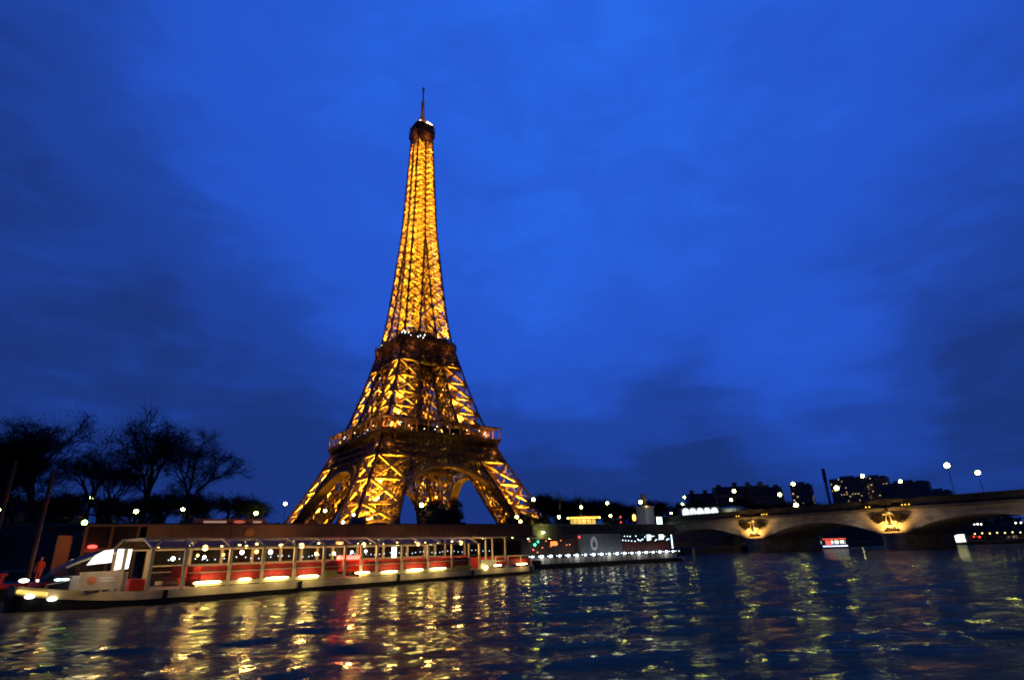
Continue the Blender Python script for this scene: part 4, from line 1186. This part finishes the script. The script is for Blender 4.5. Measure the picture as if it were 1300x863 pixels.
# seats in rows either side of a gangway
def seat_mb(s, y0, y1):
    q = MB(); q.box(s, s+.45, y0, y1, 1.10, 1.20); q.box(s+.40, s+.50, y0, y1, 1.203, 1.92); q.box(s+.05, s+.12, y0+.02, y0+.08, .76, 1.098); q.box(s+.05, s+.12, y1-.08, y1-.02, .76, 1.098); return q
seat_a = seat_mb(0, .35, 2.45).build('seat', REDS, boat)
first = True
rows = [.6+.82*k for k in range(11)]+[12.0+.82*k for k in range(14)]
for s in rows:
    for dy in (0, 3.2):
        if first: seat_a.location = (s, dy, 0); first = False; continue
        o = seat_a.copy(); COL.objects.link(o); o.parent = boat; o.location = (s, dy, 0)
for s in (25.2, 26.4, 27.6, 28.8, 30.0):
    o = seat_a.copy(); COL.objects.link(o); o.parent = boat; o.location = (s, .3, -.22)
m = MB(); m.box(.5, 9.8, .14, .22, 1.06, 1.86); m.box(12.0, 23.0, .14, .22, 1.06, 1.80); m.box(26.9, 31.4, .14, .22, .95, 1.45); m.box(24.6, 31.0, 5.72, 5.8, .95, 1.7)
m.each('side_panel', REDS, boat)
# glowing deck strips under the sills
m = MB()
for s0, s1 in ((.05, 1.65), (2.7, 3.5), (4.4, 6.0), (6.7, 8.2), (11.1, 12.4), (13.5, 15.0), (15.9, 17.6), (18.3, 20.1), (26.0, 27.1), (29.2, 30.9)):
    z_ = (1.01 if s0 < 25 else .96)+rng.uniform(-.03, .03)
    m.ball(((s0+s1)/2, -.03, z_), .062, 12, 8, ((s1-s0)/2/.062, 1, rng.uniform(.75, 1.1)))
    MB().box(s0+.1, s1-.1, .04, .09, z_-.08, z_+.09).build('light_bracket', GREYM, boat)
m.each('deck_strip_light', E_STRIP, boat, True)
m = MB(); m.ball((24.9, -.1, .86), .16, 10, 8); m.build('round_deck_lamp', E_STRIP, boat, True)
# ceiling lamps
m = MB(); mw = MB(); ma = MB()
for s, yy, z, r, k in ((.9, 1.0, 2.92, .17, 'y'), (3.4, .9, 2.95, .10, 'y'), (5.8, 1.0, 2.98, .12, 'y'), (7.3, .9, 2.95, .17, 'y'), (12.5, 1.0, 2.95, .17, 'y'), (17.9, 1.0, 2.95, .15, 'y'), (22.9, 1.0, 2.98, .16, 'y'), (-1.0, .6, 2.35, .11, 'w'),
                       (4.0, 2.6, 2.62, .13, 'w'), (5.0, 2.6, 2.64, .13, 'a'), (6.0, 2.6, 2.60, .14, 'w'), (1.2, 2.6, 2.5, .09, 'a'), (2.8, 2.6, 2.5, .09, 'a'), (2.4, 4.4, 2.4, .1, 'w'), (12.9, 3, 2.45, .1, 'w'), (14.2, 3, 2.5, .09, 'w'), (9.8, 3, 2.4, .12, 'y'), (11.3, 3, 2.4, .12, 'y')):
    {'y': m, 'w': mw, 'a': ma}[k].ball((s, yy, z), r, 8, 6)
mg = MB()
for k in range(18):
    s = -1.8+1.42*k+rng.uniform(-.45, .45); mg.ball((s, rng.uniform(.0, .5), 2.99+rng.uniform(-.05, .12)), rng.uniform(.03, .075), 6, 4, (rng.uniform(1, 2.4), 1, .8))
mg.each('gutter_bulb', E_WARM, boat); m.each('roof_lamp', E_WARM, boat, True); mw.each('ceiling_lamp', E_WHITE, boat, True); ma.each('ceiling_lamp', E_AMBER, boat, True)
for s in (0.8, 4.6, 8.4, 12.4, 16.2, 20.0, 23.2): lamp_light('cabin_light', (s, 1.7, 2.55), 210, (1, .62, .24), .15, boat)
for s in (27.0, 30.4): lamp_light('deck_light', (s, 2.4, 2.6), 45, (1, .6, .25), .15, boat)
for s in (.85, 3.1, 5.2, 7.45, 11.75, 14.25, 16.75, 19.2, 26.5, 30.0): lamp_light('strip_light', (s, -.75, 1.15), 24, (1, .8, .36), .2, boat)
m = MB()
for k in range(64):
    s = .8+k*.5+rng.uniform(-.12, .12); m.ball((s, 5.75, 2.28+.07*sin(k*.9)), .045, 5, 4)
m.build('string_lights', E_BLUED, boat)
m = MB(); m.box(15.75, 16.15, 1.6, 1.7, 1.9, 2.75); m.build('lit_doorway', E_CYAN, boat)
m = MB(); m.box(9.6, 10.0, .02, .3, 2.98, 3.16); m.build('orange_lamp_box', glowmat('orange_box', (1, .25, .03), 3), boat)
m = MB(); m.tube([(10.0, .5, 2.05), (11.9, .5, 2.05)], .17, 10); m.build('red_light_tube', glowmat('red_tube_light', (1, .03, .02), 16), boat)
m = MB(); m.box(8.75, 9.65, .02, .12, .8, 1.3); m.box(21.3, 23.2, .02, .1, .82, 1.14); m.each('locker', mat('yellow_paint', (.55, .45, .08), .6), boat)
m = MB(); m.box(24.7, 26.6, .3, .36, .76, 1.5); m.build('stern_panel', PALE, boat)
m = MB()
for z in (1.72, 1.35): m.bar((26.5, .12, z), (31.8, .3, z), .06); m.bar((31.8, .3, z), (31.9, 5.6, z), .06)
for s in (26.5, 28.2, 30.1, 31.8): m.bar((s, .15, .75), (s, .15, 1.74), .07)
m.build('stern_rail', CREAMP, boat)
m = MB(); m.tube([(32.4, .9, .7), (32.4, .9, 1.5)], .12, 8); m.build('stern_bollard', PALE, boat)
# bow cabin: lit wheelhouse behind a dark curved canopy
m = MB(); m.box(-5.5, -3.65, .12, .2, .98, 1.78); m.build('name_panel', PALE, boat)
m = MB(); m.box(-5.56, -3.6, .09, .117, .94, 1.0); m.box(-5.56, -3.6, .09, .117, 1.76, 1.82); m.box(-3.72, -3.55, .09, .117, .76, 2.9); m.build('panel_frame', CREAMP, boat)
m = MB(); m.prism([(-4.95+.2*cos(2*pi*k/14), 1.40+.2*sin(2*pi*k/14)) for k in range(14)], 'y', .105, .117); m.build('round_emblem', ORANGEB, boat)
m = MB()
for z, a, b_ in ((1.5, -4.6, -4.0), (1.36, -4.6, -3.85)): m.box(a, b_, .107, .117, z-.045, z+.035)
m.build('lettering', WHITEP, boat)
m = MB(); m.prism([(-5.05, 2.15), (-3.95, 2.25), (-3.95, 2.92), (-4.35, 2.86), (-4.75, 2.62)], 'y', 1.0, 1.1); sc_ = m.build('lit_screen', E_SCREEN, boat)
m = MB(); m.prism([(-3.88, 1.82), (-3.25, 1.9), (-3.2, 2.9), (-3.88, 2.92)], 'y', .5, .6); m.build('lit_door_panel', E_SCREEN, boat)
lamp_light('wheelhouse_light', (-4.2, 1.9, 2.3), 60, (1, .95, .75), .5, boat)
m = MB(); m.box(-3.5, -3.2, .5, .56, .8, 1.75); m.box(-5.4, -3.3, 1.9, 5.5, .76, 1.6); m.build('console', PALE, boat)
m = MB(); m.box(-3.1, -2.3, .3, 1.4, .76, 1.35); m.build('red_locker', REDP, boat)
m = MB(); n = 14; kk_ = 12                                           # canopy dome: s from -7.6 to -3.6
for i in range(n+1):
    u = i/n; s = -6.9+3.5*u; hgt = 1.05+1.9*sin(u*pi*.5)**.8; wid = .6+2.2*sin(u*pi*.5)**.9
    for j in range(kk_+1):
        a = pi*j/kk_; m.v.append((s, 3-wid*cos(a), .95+(hgt-.95)*sin(a)**.8))
for i in range(n):
    for j in range(4, kk_):
        a = i*(kk_+1)+j; m.f.append((a, a+1, a+kk_+2, a+kk_+1))
for i in range(5):
    for j in range(0, 4):
        a = i*(kk_+1)+j; m.f.append((a, a+1, a+kk_+2, a+kk_+1))
m.build('windscreen', SHIELD, boat, True)
m = MB()
pts = []
for j in range(9): 
    u = .35+.65*j/8; pts.append((-6.9+3.5*u, 3-(.6+2.2*sin(u*pi*.5)**.9)*cos(pi*.33), .97+(1.05+1.9*sin(u*pi*.5)**.8-.95)*sin(pi*.33)**.8))
m.tube(pts, .06, 6); m.bar((-6.5, 1.6, 1.25), (-3.6, .15, 1.9), .05)
m.build('windscreen_frame', CREAMP, boat)
m = MB()
for s in (-6.2, -5.9, -4.8, -4.5): m.ball((s, .9, 1.5+.15*(s > -5)), .09, 6, 4, (2, 1, .6))
m.each('cabin_lamp', E_BLUE, boat)
m = MB()
for k in range(3): m.ball((-5.0+.42*k, .45, 1.0), .22, 8, 6, (1, .8, .9))
m.each('mooring_fender', PALE, boat, True)

# ------------------------------------------------------------------ brown pontoon building behind the tour boat
pon = thing('pontoon_building', 'long brown-roofed floating pier building behind the tour boat', 'floating pier', (-134.4, -246.5, 0))
m = MB(); m.box(-22, 22.5, -3.8, 3.8, -.6, 1.0); m.build('float', HULL, pon)
m = MB(); m.prism([(-3.6, 3.72), (3.6, 3.72), (2.6, 5.02), (-3.45, 5.02)], 'x', -17.8, 21.6); rf = m.build('roof', BROWNR, pon)
MB().box(-18.2, 22.0, -3.75, -3.605, 3.6, 3.78).build('eaves', POST, rf)
m = MB()
for k in range(27): m.bar((-17.6+1.5*k, -3.62, 3.76), (-17.6+1.5*k, -3.46, 5.04), .05)
m.build('seams', BROWNR, rf)
m = MB(); m.box(2.0, 3.4, -2.4, -1.2, 5.02, 5.25); m.box(12, 12.8, -2.6, -1.9, 5.02, 5.3); m.each('vent', POST, rf)
m = MB(); m.box(-17.4, 21.3, -2.9, 3.0, 1.0, 3.6); m.build('walls', mat('dark_brown_wall', (.06, .03, .02), .7), pon)
m = MB()
for k in range(14): m.box(-16.8+2.7*k, -14.9+2.7*k, -2.96, -2.903, 1.6, 3.2)
m.each('window', GLASSD, pon)
m = MB(); m.box(-21.6, -18.25, -3.2, 3.2, 1.0, 4.85); m.build('glazed_end', GLASSD, pon)
m = MB(); m.box(-21.9, -17.85, -3.5, 3.4, 4.853, 5.02)
for x in (-21.75, -20.1, -18.35): m.box(x-.1, x+.1, -3.3, -3.203, 1.0, 4.85)
m.box(-21.7, -18.3, -3.32, -3.205, 3.0, 3.3); m.build('end_frame', BROWNR, pon)
m = MB(); m.box(-14.4, -8.6, -2.8, -2.6, 5.02, 5.5); sg = m.build('roof_sign', mat('sign_board', (.20, .075, .05), .6), pon)
m = MB(); m.box(-13.7, -11.9, -2.83, -2.805, 5.17, 5.34); m.box(-9.7, -9.0, -2.83, -2.805, 5.17, 5.34); m.build('pale_lettering', glowmat('sign_pale', (.9, .55, .45), .30), sg)
m = MB(); m.prism([(-10.85+.5*cos(2*pi*k/14), 5.26+.14*sin(2*pi*k/14)) for k in range(14)], 'y', -2.83, -2.805); m.build('red_mark', glowmat('sign_red', (1, .12, .06), .35), sg)
m = MB(); m.ball((-21.2, -3.55, 3.4), .16, 8, 6, (2, 1, .8)); m.build('red_light', E_RED, pon)
m = MB()
for k in range(9): m.ball((-14.5+4.1*k, -3.9, 3.55), .07, 6, 4)
m.each('eaves_bulb', E_WARM, pon)
lamp_light('roof_wash', (-17.5, -6.5, 4.2), 80, (1, .55, .25), .3, pon); lamp_light('roof_wash', (-8, -6.5, 4.2), 110, (1, .55, .25), .3, pon); lamp_light('roof_wash', (4, -6.5, 4.0), 60, (1, .55, .25), .3, pon)
m = MB(); m.prism([(.42*cos(2*pi*k/18), .34*sin(2*pi*k/18)) for k in range(18)], 'y', -.1, 0); t = tag(m.build('glow_patch', mat('orange_glow_patch', (.40, .16, .05), .6)), 'round patch of orange glow painted on the pontoon roof slope below the sign', 'disc'); t.location = (-144.5, -250.05, 4.35)  # flat disc coloured to stand in for a glow on the roof
# pontoon deck at the far left with piles, person, bitt and banner
pd = thing('pontoon_deck', 'low dark landing stage with a red edge at the left', 'landing stage', (-168, -247.5, 0))
MB().box(-14, 11.2, -4.5, 4.5, -.5, 1.0).build('float', HULL, pd)
MB().box(-14, 11.2, -4.58, -4.503, .78, 1.06).build('edge_beam', REDP, pd)
m = MB()
for k in range(7): m.ball((-6+2.6*k, -4.7, 1.2), .09, 6, 4)
m.each('edge_lamp', E_WHITE, pd)
lamp_light('stage_light', (10.4, -5.6, 2.7), 34, (1, .42, .18), .15, pd); lamp_light('stage_light', (6.6, -6.0, 2.4), 22, (1, .40, .18), .15, pd)
for x, y, z1, lab in ((-158.95, -252.4, 8.7, 'tall mooring pile with a red band in front of the left trees'), (-161.2, -252.4, 9.2, 'tall mooring pile with a red band at the left edge')):
    t = thing('mooring_pile', lab, 'mooring pile', (x, y, -1), 0, 'mooring piles')
    MB().tube([(0, 0, 0), (0, 0, z1+.5), (0, 0, z1+1)], [.13, .13, .08], 12).build('pile', mat('rusty_pile', (.07, .055, .05), .8), t)
    MB().tube([(0, 0, z1*.80), (0, 0, z1*.80+.55)], .14, 12).build('red_band', mat('faded_red_paint', (.22, .03, .02), .7), t)
t = thing('mooring_bitt', 'red double-headed mooring bitt at the left edge of the landing stage', 'mooring bitt', (-160.5, -251.3, 1.0))
MB().tube([(-.12, 0, 0), (-.12, 0, .7)], .11, 8).tube([(.14, 0, 0), (.14, 0, .7)], .11, 8).build('posts', REDP, t)
MB().tube([(-.36, 0, .66), (.38, 0, .66)], .1, 8).build('crossbar', REDP, t)
t = thing('banner', 'tall orange lit banner standing behind the boat bow', 'banner', (-157.35, -250.3, 1.0))
MB().bar((-.48, 0, 0), (-.48, 0, 3.25), .06, .06, caps=True).build('pole', POST, t)
m = MB(); m.prism([(-.44, .5), (.40, .5), (.42, 3.0), (.34, 3.18), (-.36, 3.22), (-.44, 3.1)], 'y', -.03, .03); m.build('cloth', mat('faded_orange_cloth', (.22, .085, .035), .8), t)
lamp_light('banner_light', (-.2, -1.6, 3.0), 26, (1, .55, .25), .15, t)
# person on the landing stage
PP = [(0, 0, .92, .135), (0, .01, 1.1, .13), (0, 0, 1.32, .15), (0, 0, 1.45, .08), (0, -.01, 1.50, .055),
      (.09, 0, .82, .095), (.10, -.02, .48, .068), (.10, .0, .10, .048), (.11, -.14, .04, .042),
      (-.09, 0, .82, .095), (-.11, .02, .48, .068), (-.12, .03, .10, .048), (-.13, -.11, .04, .042),
      (.19, 0, 1.38, .062), (.26, .02, 1.1, .048), (.24, -.12, .88, .036), (-.19, 0, 1.38, .062), (-.25, .03, 1.1, .048), (-.24, -.08, .86, .036)]
PE = [(0, 1), (1, 2), (2, 3), (3, 4), (0, 5), (5, 6), (6, 7), (7, 8), (0, 9), (9, 10), (10, 11), (11, 12), (2, 13), (13, 14), (14, 15), (2, 16), (16, 17), (17, 18)]
pr = thing('person', 'person in an orange-red suit standing on the landing stage behind the bow', 'person', (-158.45, -251.4, 1.0), radians(-20))
skin('body', PP, PE, 0, JACK, pr, 2)
MB().ball((0, -.01, 1.62), .105, 12, 9, (.88, 1.0, 1.18)).ball((0, -.115, 1.61), .02, 6, 4).ball((.095, 0, 1.62), .025, 6, 4, (.5, 1, 1.3)).ball((-.095, 0, 1.62), .025, 6, 4, (.5, 1, 1.3)).build('head', SKIN, pr, True)
MB().ball((0, .025, 1.665), .108, 12, 8, (.95, 1.0, .95)).build('hair', HAIR, pr, True)
for s in (-1, 1):
    m = MB(); c = Vector((s*.24, -.12 if s > 0 else -.08, .80)); m.ball(c, .045, 8, 6, (.55, .9, 1.2))
    for k in range(4):
        f0 = c+Vector((0, -.03+.02*k, -.04)); m.tube([f0, f0+Vector((0, -.008, -.045)), f0+Vector((-s*.012, -.016, -.078+.006*abs(k-1.5)))], [.010, .009, .007], 6)
    m.tube([c+Vector((-s*.01, -.04, 0)), c+Vector((-s*.015, -.065, -.03)), c+Vector((-s*.015, -.07, -.055))], [.011, .01, .008], 6)
    m.build('hand', SKIN, pr, True)

# ------------------------------------------------------------------ dark moored boat right of the tour boat
mb2 = thing('moored_boat', 'dark moored boat with a row of blue-white lights and an oval emblem', 'boat', (-99.5, -247, 0))
ol = [(-17, -3), (14, -3), (16.6, -1.6), (17.4, 0), (16.6, 1.6), (14, 3), (-17, 3)]
MB().prism(ol, 'z', -.5, .55).build('hull', HULL, mb2, fix=True)
m = MB(); m.box(-14.5, 12.8, -3.0, -2.9, .58, 1.22); m.build('side_screen', PALE, mb2)
m = MB()
for k in range(30): m.box(-14.5+.94*k, -14.42+.94*k, -3.06, -3.003, .56, 1.36)
m.box(-14.5, 13.5, -3.07, -3.0, 1.3, 1.37); m.build('handrail', GREYM, mb2)
gl = MB()
for k in range(19):
    gl.ball((-13.6+1.42*k, -3.1, 1.42), .17 if k % 3 else .13, 8, 6, (1.5, .8, .75))
gl.each('rail_lamp', glowmat('rail_lamp_glow', (.85, .95, 1.0), 9), mb2)
gl = MB()
for k in range(40): gl.ball((-14+.7*k, -3.1, 1.45), .05, 5, 4)
gl.build('string_lights', E_BLUE, mb2)
for k in range(5): lamp_light('rail_light', (-12+5.6*k, -3.5, 1.5), 22, (.85, .95, 1), .15, mb2)
m = MB(); m.box(-5.0, 2.6, -2.2, 2.2, .56, 3.9); m.build('deckhouse', GREYP, mb2)
m = MB(); m.prism([(-2.6+.62*cos(2*pi*k/20), 2.75+.86*sin(2*pi*k/20)) for k in range(20)], 'y', -2.26, -2.203); em_ = m.build('oval_emblem', WHITEP, mb2)
m = MB(); m.prism([(-2.85, 2.25), (-2.35, 2.25), (-2.25, 2.75), (-2.5, 3.0), (-2.6, 3.3), (-2.7, 3.0), (-2.95, 2.75)], 'y', -2.29, -2.265); m.build('emblem_mark', GREYP, em_)
lamp_light('emblem_light', (-2.4, -4.6, 3.6), 26, (.9, .95, 1), .2, mb2)
m = MB(); m.box(2.65, 12.4, -2.0, 2.0, .56, 2.75); m.build('saloon', mat('dark_red_saloon', (.10, .012, .010), .6), mb2)
m = MB(); m.box(2.65, 13.2, -2.3, 2.3, 3.75, 3.95)
for x in (5, 7.6, 10.2, 12.8): m.box(x-.06, x+.06, -2.2, -2.08, 2.75, 3.75)
m.build('upper_canopy', POST, mb2)
gl = MB()
for k in range(34): gl.ball((3.0+.29*k, -2.1+rng.uniform(-.1, .1), rng.choice((2.95, 3.05, 3.5))+rng.uniform(-.08, .08)), .055, 5, 4)
for z in range(8): gl.ball((13.1, -2.2, 1.9+.24*z), .08, 5, 4)
gl.build('blue_string_lights', E_BLUE, mb2)
m = MB(); m.box(8.0, 8.8, -2.05, -1.98, 3.0, 3.72); m.box(10.6, 11.5, -2.05, -1.98, 3.05, 3.72); m.each('lit_window', E_BOATW, mb2)
m = MB(); m.box(-14, -5.2, -1.8, 2.0, .56, 3.4); m.build('bar_cabin', mat('dark_brown_cabin', (.05, .022, .015), .7), mb2)
gl = MB(); ga = MB(); gr = MB(); gg = MB()
for k in range(9): ga.ball((-12.8+.8*k+rng.uniform(-.2, .2), -1.95, rng.uniform(1.8, 3.2)), .085, 6, 4, (1.5, 1, .8))
ga.box(-9.6, -8.6, -1.9, -1.803, 2.6, 3.1); gg.ball((-12.3, -2.1, 2.75), .16, 6, 4); gg.ball((-11.8, -2.1, 3.1), .12, 6, 4); gr.ball((-5.2, -2.3, 3.55), .12, 6, 4); gr.ball((-12.5, -2, 2.2), .09, 6, 4)
ga.each('amber_bulb', E_ORANGE, mb2); gg.build('green_bulbs', E_GRN, mb2); gr.build('red_bulbs', E_RED, mb2)
for x, y, lab in ((-84.6, -247.5, 'pale mooring post left of two at the end of the dark moored boat'), (-82.2, -249.6, 'pale mooring post at the very end of the dark moored boat')):
    t = tag(MB().tube([(x, y, -1), (x, y, 1.55), (x, y, 1.65)], [.2, .2, .12], 10).build('mooring_post', PALE), lab, 'mooring post', 'mooring posts')

# ------------------------------------------------------------------ boats seen under the bridge
def small_boat(x, y, rz, L, label, lit, rows, name='river_boat'):
    t = thing(name, label, 'boat', (x, y, 0), rz)
    hl = [(-L/2, -2.2), (L/2-3, -2.2), (L/2, 0), (L/2-3, 2.2), (-L/2, 2.2)]
    MB().prism(hl, 'z', -.4, .7).build('hull', HULL, t, fix=True)
    m = MB(); m.box(-L/2+.6, L/2-3.4, -1.8, 1.8, .703, 2.4); m.build('cabin', GREYP, t)
    m = MB()
    n = int((L-5)/1.4)
    for k in range(n):
        x0 = -L/2+.9+1.4*k; m.box(x0, x0+1.0, -1.85, -1.803, 1.2, 2.1); m.box(x0, x0+1.0, 1.803, 1.85, 1.2, 2.1)
    m.box(-L/2+.55, -L/2+.597, -1.6, 1.6, .9, 2.2)
    m.each('window', lit if not rows else PANE, t)
    m = MB(); m.box(-L/2+.2, L/2-3, -2, 2, 2.403, 2.55); m.build('roof', POST if rows else REDP, t)
    return t
t = small_boat(25, -217.6, radians(116), 9.5, 'small brightly lit red and white boat under the second arch', E_BOATW, 0, 'lit_boat')
MB().box(-4.4, 1.6, 2.003, 2.03, 2.42, 2.7).build('red_light_strip', E_REDG, t); MB().ball((2.9, 0, 1.7), 1.1, 12, 8, (.8, 1, .9)).build('white_dome', E_BOATW, t, True)
MB().box(-4.6, 1.8, 2.21, 2.26, .5, .72).build('blue_light_strip', glowmat('blue_strip', (.5, .55, 1), 4), t)
MB().box(-.6, .9, 1.86, 1.9, 1.0, 2.2).build('red_panel', E_REDG, t)
lamp_light('boat_light', (-8.5, -3.5, 2), 60, (1, .9, .8), .2, t)
t = small_boat(45, -252.0, radians(106), 20, 'cruise boat with a brightly lit white bow moored beyond the third arch', E_BOATW, 1, 'cruise_boat')
gl = MB()
for k in range(9): gl.ball((-9+1.6*k, 2.1, 2.75+.1*(k % 2)), .12, 6, 4)
gl.build('roof_bulbs', E_WARM, t); MB().ball((3, 2.1, 1.9), .2, 6, 4).ball((4.2, 2.1, 2.0), .16, 6, 4).build('red_bulbs', E_RED, t)
MB().prism([(6.2, .72), (9.4, .72), (8.8, 2.3), (7.6, 2.7), (6.2, 2.7)], 'y', -2.0, 2.0).build('lit_bow_cabin', E_BOATW, t)
t = small_boat(88, -243, radians(190), 30, 'dark barge lying beyond the third arch at the right edge', E_WIN, 1, 'barge')
# row of far quay lamps seen beneath the third arch
for k in range(9):
    x, y = 150, -211.5-1.12*k
    a = Vector((150, -211.5, 0)).lerp(Vector((150, -221.0, 0)), k/8)
    t = thing('quay_lamp', 'tiny pale lamp in the row shining under the third bridge arch', 'quay lamp', (a.x, a.y, -1), 0, 'row of tiny lamps under the third arch')
    MB().tube([(0, 0, 0), (0, 0, 8.0)], .07, 6).build('post', POST, t); MB().ball((0, 0, 8.2-.06*k), .26, 8, 6).build('globe', E_WHITE, t, True)
for k, (x, y, z) in enumerate(((100, -187.4, 7.1), (100, -191.5, 7.0), (150, -232.5, 6.6), (150, -234.2, 6.6), (150, -236.8, 6.5))):
    t = thing('quay_lamp', 'pair lamp glimmering under the second bridge arch' if k < 2 else 'tiny lamp under the third arch at the right edge of the picture', 'quay lamp', (x, y, 1.6 if k < 2 else -1), 0, 'pair of lamps under the second arch' if k < 2 else 'lamps under the third arch at the right edge')
    z0 = 1.6 if k < 2 else -1
    MB().tube([(0, 0, 0), (0, 0, z-z0-.2)], .07, 6).build('post', POST, t); MB().ball((0, 0, z-z0), .26, 8, 6).build('globe', E_WHITE, t, True)
